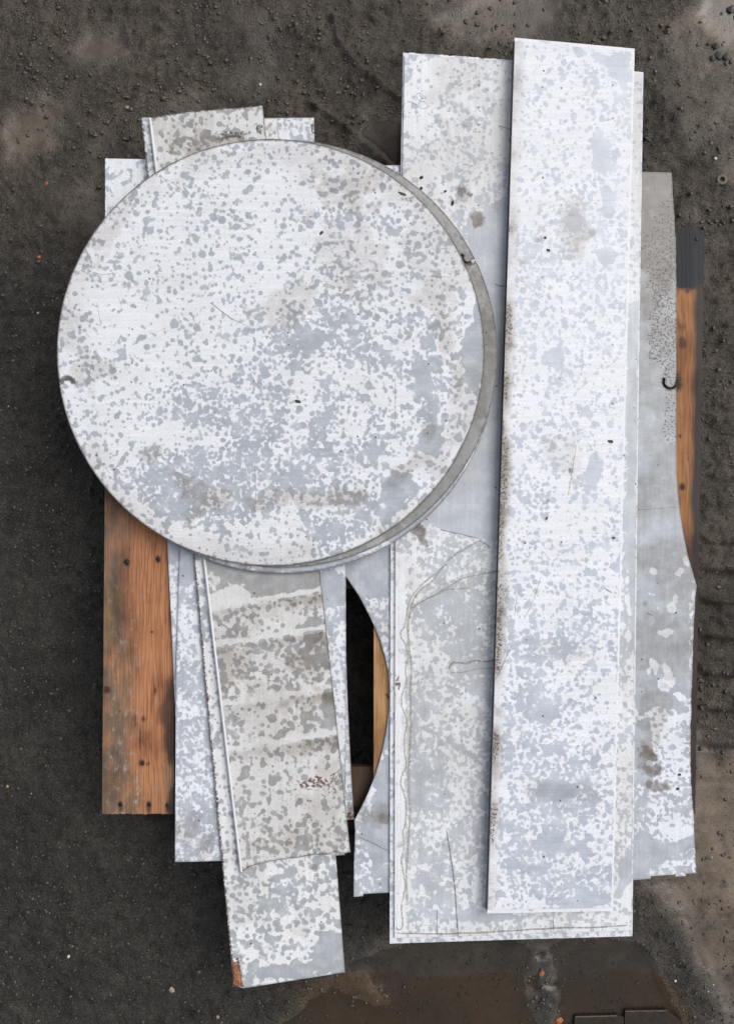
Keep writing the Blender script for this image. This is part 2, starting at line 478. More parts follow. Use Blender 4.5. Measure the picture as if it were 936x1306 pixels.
def ground_fields(X, Y):
    big = fbm(X, Y, 260, 1, 3)
    asp = sm(0.0, 1.0, 1.0 - (X - 60) / 260 + (Y - 420) / 420 + 0.9 * (fbm(X, Y, 120, 2, 4) - 0.5)) * sm(170, 420, Y + 80 * (big - 0.5))
    asp = asp * (1 - sm(420, 560, X))
    asp = np.maximum(asp, 0.7 * sm(1060, 1220, Y + 120 * (big - 0.5)))
    wetm = np.full(X.shape, -99.0)
    for k in PUDDLES: wetm = np.maximum(wetm, pud(X, Y, k))
    calm = sm(-26, 10, wetm)
    calm = np.maximum(calm, 0.6 * sm(0.56, 0.70, fbm(X, Y, 110, 4, 3)) * (1 - asp) * (Y < 300))
    rough = 1 - 0.9 * calm
    h = 0.010 * (big - 0.5) + 0.006 * (fbm(X, Y, 80, 5, 3) - 0.5)
    c = fbm(X, Y, 15, 6, 4, 0.62)
    h = h + rough * (1 - 0.45 * asp) * (0.015 * (c - 0.5) + 0.022 * np.clip(c - 0.58, 0, 1))
    q = fbm(X, Y, 6.5, 8, 2, 0.6)
    h = h + (0.10 + 0.9 * rough) * (0.0062 * (q - 0.5) - 0.010 * np.clip(0.32 - q, 0, 1))
    # tyre prints on the right, each bar a soft step
    k = sm(884, 900, X)
    for (yy, a) in TREADS:
        yl = yy + 0.10 * (X - 900) - 0.0016 * (X - 915) ** 2 + 5 * (fbm(X, Y, 40, 12, 2) - 0.5)
        d = Y - yl
        h = h + k * a * 0.0013 * (np.exp(-((d + 5) / 6.5) ** 2) - 0.9 * np.exp(-((d - 4) / 3.6) ** 2))
    # ridges pressed up beside wheel ruts
    for line, a, w in (([(425, 20), (431, 50), (452, 78), (485, 106), (515, 130), (560, 150)], 0.011, 4.5),
                       ([(395, 130), (437, 158), (470, 186), (494, 206), (520, 226)], 0.010, 4.0),
                       ([(560, 42), (575, 34), (585, 40)], 0.008, 3),
                       ([(0, 398), (60, 390), (75, 396)], 0.004, 4),
                       ([(880, 1160), (905, 1235), (925, 1300), (930, 1340)], 0.005, 4),
                       ([(828, 1210), (842, 1250), (870, 1300), (890, 1360)], 0.006, 6)):
        d = polydist(X, Y, line, False)
        h = h + a * np.exp(-(d / w) ** 2) * (0.6 + 0.8 * fbm(X, Y, 12, 14, 2))
    # basins that hold the water
    b = sm(-16, 22, wetm)
    h = h * (1 - 0.85 * b) - 0.0075 * b
    isl = np.exp(-(ell(X, Y, 690 + 14 * (fbm(X, Y, 30, 29, 3) - 0.5), 1262, 24, 66, -10)) ** 2 * 1.4) * sm(0.2, 0.45, fbm(X, Y, 22, 33, 3))
    h = h + isl * (0.010 + 0.012 * (c - 0.45))
    asp = np.maximum(asp, 0.95 * np.clip(1.4 * isl, 0, 1))
    isl2 = np.exp(-(ell(X, Y, 468, 1262, 46, 22, 20)) ** 2 * 1.2)
    h = h + isl2 * (0.006 + 0.012 * (c - 0.5))
    silt = 0.95 * sm(-20, 30, pud(X, Y, 'right')) + 0.5 * sm(-30, 24, pud(X, Y, 'topleft')) + 0.4 * sm(-22, 18, pud(X, Y, 'upperleft')) + 0.3 * sm(-20, 40, pud(X, Y, 'topright')) + 0.3 * sm(-10, 40, pud(X, Y, 'top'))
    silt = silt + 0.30 * sm(0.5, 0.75, fbm(X, Y, 90, 17, 3)) * (1 - asp) * (Y < 420)
    silt = np.clip(silt, 0, 1) * (1 - 0.8 * sm(0.62, 0.74, fbm(X, Y, 9, 19, 3)))
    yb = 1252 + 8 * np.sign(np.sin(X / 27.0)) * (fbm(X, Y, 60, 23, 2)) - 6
    pe = sm(-1.5, 1.5, Y - yb) * sm(330, 420, X) * (1 - sm(846, 872, X - (Y - 1250) * 0.55)) * (1 - np.clip(isl * 1.6, 0, 1))  # outline of the reflected silhouette, painted as a brown patch
    pe = np.maximum(pe, sm(-2, 2, 26 - np.hypot((X - 508) * 0.95, (Y - 199) * 0.9) + 3 * (fbm(X, Y, 20, 3, 2) - 0.5)) * sm(476, 490, X + 8 * (fbm(X, Y, 15, 5, 2) - 0.5)))  # second brown patch, painted for the reflection beside the disc
    return h, asp, silt, pe, calm

S = 2.6
gx = np.arange(-330, 1270, S); gy = np.arange(-330, 1640, S)
GX, GY = np.meshgrid(gx, gy)
gh, gasp, gsilt, grefl, gcalm = ground_fields(GX, GY)
edge = np.minimum(np.minimum(GX + 330, 1270 - GX), np.minimum(GY + 330, 1640 - GY))
gh = gh * sm(0, 60, edge)
k0 = HC / FP
gv = np.stack([(GX - CX) * k0, (CY - GY) * k0, gh], -1).reshape(-1, 3)
R_, C_ = GX.shape
idx = np.arange(R_ * C_).reshape(R_, C_)
gq = np.stack([idx[1:, :-1], idx[1:, 1:], idx[:-1, 1:], idx[:-1, :-1]], -1).reshape(-1, 4)
# the sheet runs on, coarser, out to the horizon
ring = [idx[0, :], idx[:, -1], idx[-1, ::-1], idx[::-1, 0]]
cor = [idx[0, 0], idx[0, -1], idx[-1, -1], idx[-1, 0]]
nbase = len(gv)
far = np.array([(-60, 60, 0), (60, 60, 0), (60, -60, 0), (-60, -60, 0)], float)
gv_all = np.concatenate([gv, far])
me = bpy.data.meshes.new('ground')
flist = gq.tolist()
for s in range(4):
    r = [int(i) for i in ring[s]]
    flist.append([nbase + s] + r + [nbase + (s + 1) % 4])
flist = [f if i < len(gq) else f[::-1] for i, f in enumerate(flist)]
me.from_pydata(gv_all.tolist(), [], flist)
me.polygons.foreach_set('use_smooth', [True] * len(gq) + [False] * 4)
for key, a in (('asphalt', gasp), ('silt', gsilt), ('puddle_reflection', grefl), ('calm', gcalm)):
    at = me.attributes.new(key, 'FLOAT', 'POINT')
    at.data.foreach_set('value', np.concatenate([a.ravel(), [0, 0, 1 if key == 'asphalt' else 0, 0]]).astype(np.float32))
me.materials.append(ground_material())
ground = bpy.data.objects.new('ground', me); COL.objects.link(ground)
tag(ground, 'dark wet asphalt and churned mud around the pallet', 'ground', kind='structure')
def gz(px, py):
    i = int(np.clip(round((py + 330) / S), 0, R_ - 1)); j = int(np.clip(round((px + 330) / S), 0, C_ - 1))
    return float(gh[i, j])

def water_material():
    m = N('muddy_water')
    tr = m.n('ShaderNodeBsdfTransparent'); tr.inputs[0].default_value = (0.96, 0.94, 0.90, 1)
    df = m.n('ShaderNodeBsdfDiffuse'); df.inputs[0].default_value = (0.075, 0.062, 0.048, 1)
    gl = m.n('ShaderNodeBsdfGlossy'); gl.inputs['Roughness'].default_value = 0.03
    fr = m.n('ShaderNodeFresnel'); fr.inputs[0].default_value = 1.33
    a = m.n('ShaderNodeMixShader'); a.inputs[0].default_value = 0.14
    m.t.links.new(tr.outputs[0], a.inputs[1]); m.t.links.new(df.outputs[0], a.inputs[2])
    b = m.n('ShaderNodeMixShader'); m.t.links.new(fr.outputs[0], b.inputs[0])
    m.t.links.new(a.outputs[0], b.inputs[1]); m.t.links.new(gl.outputs[0], b.inputs[2])
    m.t.links.new(b.outputs[0], m.out.inputs[0])
    return m.m
WATER = water_material()
PLAB = {'right': 'shallow tan puddle beside the lower right corner of the stack', 'bottom': 'brown puddle below the stack at the bottom edge',
        'middle': 'small brown puddle between the disc and the tall sheet', 'topleft': 'tan silty puddle near the upper left corner',
        'upperleft': 'tiny tan puddle near the top edge on the left', 'topright': 'tan puddle in the upper right corner', 'top': 'shallow puddle at the top edge above the tall sheet'}
for key, poly in PUDDLES.items():
    if key not in ('bottom', 'middle'): continue        # the others are films of wet silt on the ground itself
    cx = sum(p[0] for p in poly) / len(poly); cy = sum(p[1] for p in poly) / len(poly)
    big = [(cx + (p[0] - cx) * 1.12 + (12 if p[0] > cx else -12), cy + (p[1] - cy) * 1.12 + (12 if p[1] > cy else -12)) for p in poly]
    V = [P(x, y, -0.0042) for x, y in big]
    tag(mesh_ob('puddle', V, [list(range(len(V)))[::-1]], WATER, origin=V[0]), PLAB[key], 'puddle', kind='structure')

# ================================================================== the pallet
def wood_material(name, light, dark, grey, freq=30):
    m = N(name)
    u = m.uv()
    warp = m.noise(m.uv(sc=(3.0, 0.55, 1)), 1.0, 3, 0.55)
    sep = m.n('ShaderNodeSeparateXYZ'); m.put(sep.inputs[0], u)
    ph = m.math('ADD', m.math('MULTIPLY', sep.outputs[0], freq), m.math('MULTIPLY', warp, 13))
    rg = m.math('ADD', m.math('MULTIPLY', m.math('SINE', m.math('MULTIPLY', ph, 3.0)), 0.5), 0.5)
    fib = m.noise(m.uv(sc=(70, 1.6, 1)), 1.0, 3, 0.65)
    blot = m.noise(m.uv(sc=(5, 2.2, 1)), 1.0, 4, 0.6)
    col = m.mix(m.math('MULTIPLY', m.math('MULTIPLY', m.math('POWER', rg, 2.0), 0.52), m.ramp(blot, 0.3, 0.6, 0.45, 1.0)), light, dark)
    col = m.mix(m.math('MULTIPLY', m.ramp(fib, 0.42, 0.66), 0.6), col, m.mix(1.0, col, (0.45, 0.38, 0.34), 'MULTIPLY'))
    wth = m.math('MULTIPLY', m.attr('weather'), m.ramp(blot, 0.3, 0.6, 0.35, 1.0), clamp=True)
    col = m.mix(wth, col, m.mix(m.math('MULTIPLY', fib, 0.9), grey, tuple(c * 0.45 for c in grey)))
    scf = m.noise(m.uv(sc=(14, 7, 1)), 1.0, 5, 0.7)
    col = m.mix(m.math('MULTIPLY', m.math('MULTIPLY', m.ramp(scf, 0.52, 0.68), m.attr('scuff')), 0.65), col, (0.36, 0.30, 0.24))
    col = m.mix(m.attr('soak_shade'), col, m.mix(m.ramp(fib, 0.3, 0.7), (0.008, 0.009, 0.011), (0.024, 0.026, 0.031)))
    big = m.noise(m.uv(sc=(1.6, 0.8, 1), off=(3.1, 0.7, 0)), 1.0, 4, 0.6)
    col = m.mix(m.ramp(big, 0.46, 0.66, 0.0, 0.6), col, m.mix(1.0, col, (0.50, 0.38, 0.32), 'MULTIPLY'))
    col = m.mix(m.ramp(big, 0.44, 0.30, 0.0, 0.45), col, m.mix(1.0, col, (1.25, 1.22, 1.2), 'MULTIPLY'))
    col = m.mix(m.math('MULTIPLY', m.ramp(blot, 0.52, 0.72), 0.5), col, m.mix(1.0, col, (0.42, 0.37, 0.33), 'MULTIPLY'))
    col = m.mix(m.attr('knot'), col, (0.030, 0.014, 0.008))  # knots, and the painted shade in the offcut's slot
    m.bsdf(col, m.math('ADD', 0.46, m.math('MULTIPLY', fib, 0.2)), 0.25, m.bump(m.math('ADD', fib, m.math('MULTIPLY', rg, 0.3)), 0.45, 0.0012))
    return m.m
W_ORANGE = wood_material('orange_pine', (0.50, 0.225, 0.105), (0.22, 0.072, 0.030), (0.20, 0.15, 0.105), 46)
W_AMBER = wood_material('amber_pine', (0.36, 0.165, 0.062), (0.19, 0.070, 0.024), (0.17, 0.12, 0.08), 34)
W_PLAIN = wood_material('worn_pine', (0.50, 0.29, 0.13), (0.34, 0.17, 0.065), (0.20, 0.14, 0.09), 16)
NAILM = plain('black_iron', (0.012, 0.011, 0.010), 0.5, 0.3, 300)
zero = lambda x, y: np.zeros(np.shape(x))
ZP = 0.144
pallet = empty('pallet', P(513, 664, 0.0))
tag(pallet, 'orange brown wooden pallet under the stack of metal sheets', 'pallet')
def knots_and_shade(lst):
    def f(x, y):
        r = np.zeros(np.shape(x))
        for (cx, cy, rx, ry, v) in lst:
            e = ell(x, y, cx, cy, rx, ry) + 0.5 * (fbm(x, y, 5, 3, 2) - 0.5)
            r = np.maximum(r, v * (1 - sm(0.6, 1.25, e)))
        return r
    return f
def left_weather(x, y):
    return np.clip(1.0 - sm(150, 186, x + 14 * (fbm(x, y, 60, 4, 3) - 0.5)) * 0.92 + 0.6 * sm(985, 1035, y) * fbm(x, y, 14, 6, 2) + 0.7 * sm(200, 222, x) * sm(840, 960, y), 0, 1) * 0.95
left_attrs = dict(
    weather=left_weather,
    scuff=lambda x, y: sm(700, 760, y) * (1 - sm(168, 196, x)) * sm(136, 142, x) + 0.6 * sm(900, 1000, y) * (1 - sm(195, 214, x)),
    soak_shade=lambda x, y: 0.75 * sm(0.5, 0.8, fbm(x, y, 40, 8, 3) + 0.45 * sm(204, 224, x) * sm(840, 900, y) - 0.06) * sm(190, 215, x) * sm(830, 890, y) + 0.35 * (1 - sm(131, 141, x)) * fbm(x, y, 30, 2, 2),
    knot=knots_and_shade([(162, 717, 4.5, 5, 1), (202, 713, 3.5, 5, 1), (194, 806, 2, 2.2, .9), (137, 880, 5, 5, .85), (183, 917, 3, 4, .8), (181, 973, 4, 4.5, 1), (189, 974, 2.5, 3, .6),
                (154, 1030, 3.2, 9, .7), (190, 1030, 3.2, 9, .7), (214, 1030, 3, 7, .7), (179, 942, 1.4, 15, .7), (173, 918, 1.3, 12, .6), (217, 967, 4, 9, .6), (153, 908, 1.5, 1.5, .8), (198, 880, 1.5, 6, .8)]))
def right_soak(x, y):
    xr = 897 - (y - 290) * 0.0147
    e = sm(15, 6.0, xr - x + 6 * (fbm(x, y, 30, 3, 3) - 0.5)) * 0.92
    t = 1 - sm(364, 374, y + 14 * (fbm(x, y, 8, 5, 2) - 0.5))
    b = sm(655, 715, y + 20 * (fbm(x, y, 14, 9, 3) - 0.5)) * 0.85
    return np.clip(np.maximum(np.maximum(e, t), b), 0, 1)
right_attrs = dict(weather=lambda x, y: 0.35 * sm(876, 892, x), scuff=zero, soak_shade=right_soak,
    knot=knots_and_shade([(854, 487, 16, 16, 1), (870, 437, 6, 8, .75), (871, 417, 4, 5, .45), (870, 621, 4, 5.5, 1), (867, 556, 2, 2.5, .9), (877, 585, 1.5, 1.5, .8), (884, 300, 1.2, 3, 0)]))  # first spot paints the shade inside the offcut's slot
plainat = dict(weather=lambda x, y: 0.25 * fbm(x, y, 40, 7, 2), scuff=zero, soak_shade=zero, knot=knots_and_shade([(494, 888, 2, 4, 1)]))
shadeat = dict(plainat, soak_shade=lambda x, y: np.full(np.shape(x), 0.82))  # shade under the deck painted in as a darker wood colour
BT = 0.022
deck = []
specs = [([(137, 292), (226, 292), (222, 1038), (130.5, 1038)], W_ORANGE, left_attrs, 2.2),
         ([(300, 292), (362, 292), (362, 1036), (299, 1036)], W_PLAIN, plainat, 9),
         ([(477, 291), (568, 291), (568, 1036), (476.5, 1036)], W_PLAIN, plainat, 3),
         ([(655, 291), (718, 291), (718, 1036), (655, 1036)], W_PLAIN, plainat, 9),
         ([(807, 289), (858, 292), (880, 290), (890, 294), (898, 293), (893, 560), (886, 1038), (806, 1036)], W_AMBER, right_attrs, 2.2)]
for i, (poly, mt, at, st) in enumerate(specs):
    zt = ZP
    if i == 4:
        zt = lambda x, y: ZP - 0.006 * sm(11, 0, (897 - (y - 290) * 0.0147) - x)       # waney, worn arris
    deck.append(slab('deck_board', poly, zt, BT - 0.001, mt, step=st, parent=pallet, attrs=at, seed=40 + i, ragged={0: 0.8, 2: 0.8} if i in (0,) else None))
deck[0]['label'] = 'orange brown weathered board along the left side'
deck[4]['label'] = 'amber board with blackened wet end and edge'
def flatboard(name, x0, x1, y0, y1, ztop, th, mt):
    # plan given in the plane of the deck, so that the boards keep their true size lower down
    k = (HC - ztop) / (HC - ZP)
    q = [(CX + (a - CX) / k, CY + (b - CY) / k) for a, b in ((x0, y0), (x1, y0), (x1, y1), (x0, y1))]
    return slab(name, q, ztop, th, mt, step=14, parent=pallet, attrs=shadeat)
for (a, b) in ((294, 384), (662, 752), (982, 1034)):
    flatboard('cross_board', 133, 884, a, b, ZP - BT, BT - 0.001, W_PLAIN)
    for (c, d) in ((134, 222), (478, 566), (808, 882)):
        flatboard('block', c, d, a + 1, b - 1, ZP - 2 * BT, 0.076, W_PLAIN)
for (c, d) in ((133, 223), (477, 567), (807, 883)):
    flatboard('bottom_board', c, d, 292, 1036, 0.024, 0.021, W_PLAIN)
def nail(px, py, r, parent, z=ZP):
    V, F = [], []
    n = 9
    for ring_, (rr, hh) in enumerate(((1.0, -0.002), (1.0, 0.0005), (0.75, 0.0012), (0.0, 0.0014))):
        for k in range(n if rr else 1):
            a = 2 * math.pi * k / n
            V.append(P(px + r * rr * math.cos(a), py + r * rr * math.sin(a), z + hh))
    for q in range(2):
        for k in range(n):
            F.append((q * n + k, q * n + (k + 1) % n, (q + 1) * n + (k + 1) % n, (q + 1) * n + k)[::-1])
    for k in range(n): F.append((2 * n + (k + 1) % n, 2 * n + k, 3 * n))
    o = mesh_ob('nail', V, F, NAILM, None, True, origin=P(px, py, z))
    adopt(o, parent)
for q in ((162, 717, 3.0), (202, 713, 2.6), (154, 1026, 3.2), (190.5, 1026, 3.2), (214, 1027, 2.8)): nail(*q, deck[0])
nail(888, 305, 2.4, deck[4])

# ================================================================== the metal sheets
TH = 0.0018
def lineat(p, q, y):           # x of the line p-q at height y
    return p[0] + (q[0] - p[0]) * (y - p[1]) / (q[1] - p[1])
GRP = 'loose sheets of metal in the stack'

# --- the skeleton sheet the discs were cut from
arc = [(452, 1046), (461, 1029), (470, 1010), (479, 987), (487, 960), (492, 935), (496, 905), (497, 880), (495, 855), (491, 838), (485, 818), (478, 800), (470, 783), (458, 760), (443, 738), (428, 720), (415, 706)]
def uslot(cx, cy, ri, ro, a0, a1, n=12):
    ins = [(cx + ri * math.cos(math.radians(a0 + (a1 - a0) * t / n)), cy + ri * math.sin(math.radians(a0 + (a1 - a0) * t / n))) for t in range(n + 1)]
    out = [(cx + ro * math.cos(math.radians(a1 + (a0 - a1) * t / n)), cy + ro * math.sin(math.radians(a1 + (a0 - a1) * t / n))) for t in range(n + 1)]
    return ins + out
off_poly = [(440, 211), (512, 210.5), (818, 219), (856, 220), (857, 240), (858.5, 262), (861, 300), (862, 340), (862, 400), (862, 480)]
off_poly += uslot(854, 487, 6.6, 10.4, 25, 215)
off_poly += [(862, 494), (862, 560), (862.5, 605), (865, 640), (870, 676), (877, 710), (888.5, 748), (886.5, 756), (884, 800), (882.5, 850), (881, 900), (880, 945), (880.5, 1000), (884, 1042), (885.5, 1075), (887.5, 1113.5), (874.5, 1114.5), (874, 1117.5), (861, 1118), (860.5, 1115.5), (829.5, 1117.5), (829, 1121), (808, 1122.5), (497, 1138.5), (463.5, 1140), (463, 1143), (451, 1144), (451.5, 1100), (453, 1060)]
off_poly += arc
n_off = len(off_poly)
ragr = {i: 0.7 for i in range(n_off) if off_poly[i][0] > 875 and 745 < off_poly[i][1] < 1100}
ragr.update({i: 0.5 for i in range(n_off) if 855 <= off_poly[i][0] < 863 and off_poly[i][1] < 420})
def off_post(X, Y, L):
    r = (X > 790)
    L['dirt'] = np.where(r, np.maximum(L['dirt'], 0.98 * (1 - sm(260, 480, Y + 60 * (fbm(X, Y, 50, 3, 3) - 0.5))) + 0.55 * (1 - sm(820, 920, Y)) * sm(0.28, 0.55, fbm(X, Y, 40, 8, 4))), L['dirt'])
off = slab('offcut_sheet', off_poly, 0.148, TH, sheet_material('offcut_metal', (0.78, 0.80, 0.845), (0.43, 0.455, 0.49), 1.3), dict(
    cov=0.62, rad=2.9, cs=36, covb=[(850, 980, 40, 75, 0, .50), (850, 1095, 30, 18, 0, .45)],
    film=[[(800, 180), (900, 180), (900, 740), (880, 770), (886, 890), (860, 905), (845, 900), (815, 912), (800, 890)], [(800, 1060), (830, 1066), (850, 1074), (878, 1064), (888, 1058), (890, 1080), (870, 1088), (850, 1096), (835, 1098), (820, 1122), (800, 1130)],
          (818, 960, 14, 60, 0), [(430, 690), (500, 690), (500, 765), (440, 760)], (490, 1020, 20, 90, 0, 60)],
    dry=[(833, 728, 5, 2.5, 20, 7), (864, 730, 4, 7, 40, 6), (829, 757, 9, 3, 20, 8), (857, 776, 5, 9, -30, 6), (848, 806, 7, 2.6, 0, 6), (833, 845, 4, 12, -25, 7), (851, 856, 6, 12, -20, 8), (848, 872, 14, 8, -25, 10), (826, 858, 3, 5, 20, 5), (871, 891, 9, 5, 30, 6), (884, 762, 4, 14, 5, 6), (861, 765, 2.5, 3, 0, 4), (838, 777, 2.5, 4, 0, 5), (876, 715, 3, 4, 0, 5)],
    dirtb=[(845, 830, 50, 40, 0, .45), (465, 1040, 50, 16, -8, .5), (830, 900, 22, 60, 0, .5), (480, 800, 20, 40, 0, .3)],
    soil_shadeb=[(828, 962, 14, 9, 0, 1), (833, 982, 14, 9, 30, .95), (838, 1002, 14, 9, 0, .8), (820, 965, 8, 14, 0, .5), (495, 1043, 12, 6, 0, .7), (485, 1040, 14, 8, 0, .4), (822, 770, 3, 4, 0, .5)],
    speck_shade=0.0, speck_shadeb=[(845, 310, 40, 130, 8, .60), (848, 420, 34, 140, 0, .66), (855, 520, 20, 110, 0, .58), (830, 470, 50, 190, 0, .42), (868, 735, 14, 14, 0, .4), (815, 930, 12, 60, 0, .4), (840, 640, 50, 120, 0, .17), (845, 815, 50, 70, 0, .3), (815, 880, 14, 60, 0, .4)],
    haze=0.12, post=off_post), seed=3, ragged=ragr)
tag(off, 'large grey offcut sheet with circular bites cut out of its edges, under the tall plates', 'metal sheet', GRP)

# --- small sheets at the left
K = slab('corner_sheet', [(134.5, 202), (183, 203), (330, 206), (330, 560), (138, 588), (134.5, 300)], 0.1475, TH, sheet_material('corner_sheet_metal', seed=2.2), dict(cov=.32, rad=3.2, covb=[(145, 250, 14, 20, 0, .7)], speck_shadeb=[(135.5, 250, 1.6, 16, 0, .8)]), seed=4, step=2.4, rim=.3, rimtop=0.05)
tag(K, 'pale sheet whose square corner shows left of the disc top', 'metal sheet', GRP)
LA = slab('narrow_sheet', [(205, 575), (290, 575), (300, 1084), (227, 1084), (223.5, 900), (219, 800), (213.5, 690)], 0.1515, TH, sheet_material('narrow_sheet_metal', seed=3.1), dict(cov=.70, rad=2.6, film=[(222, 690, 14, 26, 0)]), seed=5)
tag(LA, 'narrow pale wedge of sheet touching the orange pallet board', 'metal sheet', GRP)
LB = slab('left_sheet', [(233, 572), (320, 572), (330, 1097), (282, 1098), (223.5, 1099.5), (223.8, 1000), (224.5, 870), (229.5, 697)], 0.1560, TH, sheet_material('left_sheet_metal', seed=4.4), dict(cov=.68, rad=2.7, cs=34, film=[(240, 715, 16, 34, 0)], dirtb=[(240, 1060, 20, 26, 0, .5), (262, 1078, 10, 18, 20, .6)], speck_shadeb=[(224, 1040, 2, 50, 0, .4)]), seed=6)
tag(LB, 'mottled grey sheet right of the orange board, ending square below it', 'metal sheet', GRP)

# --- strips between the torn sheet and the crescent hole
SA = slab('strip_sheet', [(405, 790), (440, 790), (443.5, 900), (448, 990), (451.5, 1044.5), (446, 1045.5), (430, 1045)], 0.1525, TH, sheet_material('strip_metal', seed=5.2), dict(cov=.5, rad=2.5, dirt=.25, speck_shadeb=[(446, 1020, 6, 60, 0, .5)], rustb=[(447, 1040, 8, 9, 0, .95)], soil_shadeb=[(448, 1036, 6, 12, 0, .7)]), seed=7)
tag(SA, 'thin dirty strip with a rusty lower end beside the dark crescent hole', 'metal sheet', GRP)
SB = slab('strip_sheet', [(341, 150.5), (352, 150.3), (400.5, 150), (401.5, 190), (424, 480), (441, 722), (441.5, 870), (439.5, 1090.5), (395, 1092.5), (350, 300)], 0.1570, TH, sheet_material('strip_metal_pale', seed=6.7), dict(cov=.62, rad=3, cs=36, covb=[(375, 165, 40, 20, 0, .45), (433, 930, 12, 60, 0, .4)], film=[(424, 745, 14, 22, 0)], speck_shadeb=[(399, 165, 5, 14, 0, .7), (370, 152, 30, 4, 0, .3)], rustb=[(440, 815, 2, 16, 0, .8), (440.5, 885, 2, 14, 0, .7)], dirtb=[(380, 160, 30, 14, 0, .35)]), seed=8)
tag(SB, 'pale strip of sheet forming the straight left side of the dark crescent hole', 'metal sheet', GRP)

# --- the long sheet that hangs out lowest at the bottom
def rust_left(X, Y, L):
    xe = np.where(Y < 705, 180 + (Y - 150) * (67 / 555), 247 + (Y - 705) * (51 / 553))
    d = X - xe
    L['speck_shade'] = np.maximum(L['speck_shade'], 0.85 * (1 - sm(0.5, 4.5, d + 3 * (fbm(X, Y, 10, 6, 2) - 0.5))))
    L['rust'] = np.maximum(L['rust'], 0.75 * (1 - sm(1, 6, d + 6 * (fbm(X, Y, 16, 9, 2) - 0.35))) * (Y > 730))
Bs = slab('long_sheet', [(180, 150), (188, 149.5), (354, 151), (400, 730), (440, 1240), (311, 1260.5), (298, 1257), (272, 980), (247, 705)], 0.1630, TH, sheet_material('long_sheet_metal', (0.80, 0.805, 0.81), (0.40, 0.425, 0.45), 7.9), dict(
    cov=.46, rad=3.7, cs=40, covb=[(345, 1130, 60, 40, 0, .62), (400, 1180, 40, 60, 0, .5)], film=[(425, 1215, 26, 30, 20), (395, 1235, 50, 9, -8, 16)],
    dirtb=[(320, 1120, 40, 80, 0, .28), (380, 1180, 20, 20, 0, .25), (345, 165, 10, 16, 0, .5)], rustb=[(340, 1215, 60, 36, 0, .16), (370, 1105, 60, 16, 0, .05), (303, 1240, 8, 26, 0, .9), (293, 1130, 6, 40, 0, .3)],
    soil_shadeb=[(303, 1240, 6, 26, 10, .5), (402, 1106, 5, 4, 0, .7)], speck_shadeb=[(345, 1225, 50, 30, 0, .10)], haze=.18, post=rust_left), seed=9)
tag(Bs, 'long pale sheet hanging lowest at the bottom, with a rusty lower left corner', 'metal sheet', GRP)
RUSTM = plain('rusty_flake', (0.27, 0.12, 0.06), 0.8, 0.5, 260)
V = [P(296.6, 1224, .1635), (P(303, 1232, .1650)), P(311.5, 1259, .1635), P(305, 1252, .1675), P(297.6, 1256, .1635), P(299, 1244, .1670)]
mesh_ob('peeled_corner', V, [(1, 0, 5), (2, 1, 3), (1, 5, 3), (5, 4, 3), (4, 2, 3), (0, 4, 5)], RUSTM, Bs, False, origin=V[4])['label'] = 'rusty peeled corner'

# --- the torn, folded sheet on top of it
CL0, CL1, CL2 = (190.5, 150), (259.5, 712), (307, 1112)
CR = [(335, 135), (340, 178), (408, 728), (427, 900), (447, 1087)]
def cleft(Y): return np.where(Y < 712, 190.5 + (Y - 150) * (69 / 562), 259.5 + (Y - 712) * (47.5 / 400))
BANDS = [766, 815, 893, 950]
def cz(x, y):
    z = np.full(np.shape(x), 0.1690)
    for b in BANDS:                              # shallow kinks pressed across the sheet
        t = y - (b - 0.16 * (x - 350))
        z = z + 0.0030 * np.exp(-(t / 7.0) ** 2) * sm(250, 300, x) + 0.0014 * np.exp(-((t + 16) / 16.0) ** 2)
    return z + 0.0018 * sm(1085, 1105, y) * sm(350, 310, x)
def cpost(X, Y, L):
    for b in BANDS:  # grime below each kink, plus the kink's light and shade painted in
        t = Y - (b - 0.16 * (X - 350))
        side = 0.45 + 0.55 * sm(330, 420, X + 40 * (fbm(X, Y, 20, 3, 2) - .5))
        k = sm(-1, 3, t) * (1 - sm(6, 30, t + 16 * (fbm(X, Y, 18, 5, 3) - .5))) * side
        L['dirt'] = np.maximum(L['dirt'], 0.95 * k)
        L['soil_shade'] = np.maximum(L['soil_shade'], 0.42 * k * sm(.4, .62, fbm(X, Y, 16, 15, 3)))
        L['rust'] = np.maximum(L['rust'], 0.62 * sm(-2, 1, t) * (1 - sm(2, 8, t)) * sm(360, 405, X))
        g = np.abs(t + 5 + 5 * (fbm(X, Y, 14, 5, 2) - .5))
        L['wet'] = np.where(g < 3.5, np.minimum(L['wet'], g - 3), L['wet'])
c_poly = [(190.5, 150), (198, 149.5), (215, 146.5), (240, 142.5), (262, 141), (290, 138.5), (312, 137), (335, 134.5), (340, 178), (408, 728), (427, 900), (447, 1087), (436, 1088), (428, 1086.5), (420, 1089.5), (402, 1090), (385, 1093), (362, 1095.5), (345, 1098), (330, 1102), (318, 1106), (311, 1111), (307, 1113), (259.5, 712)]
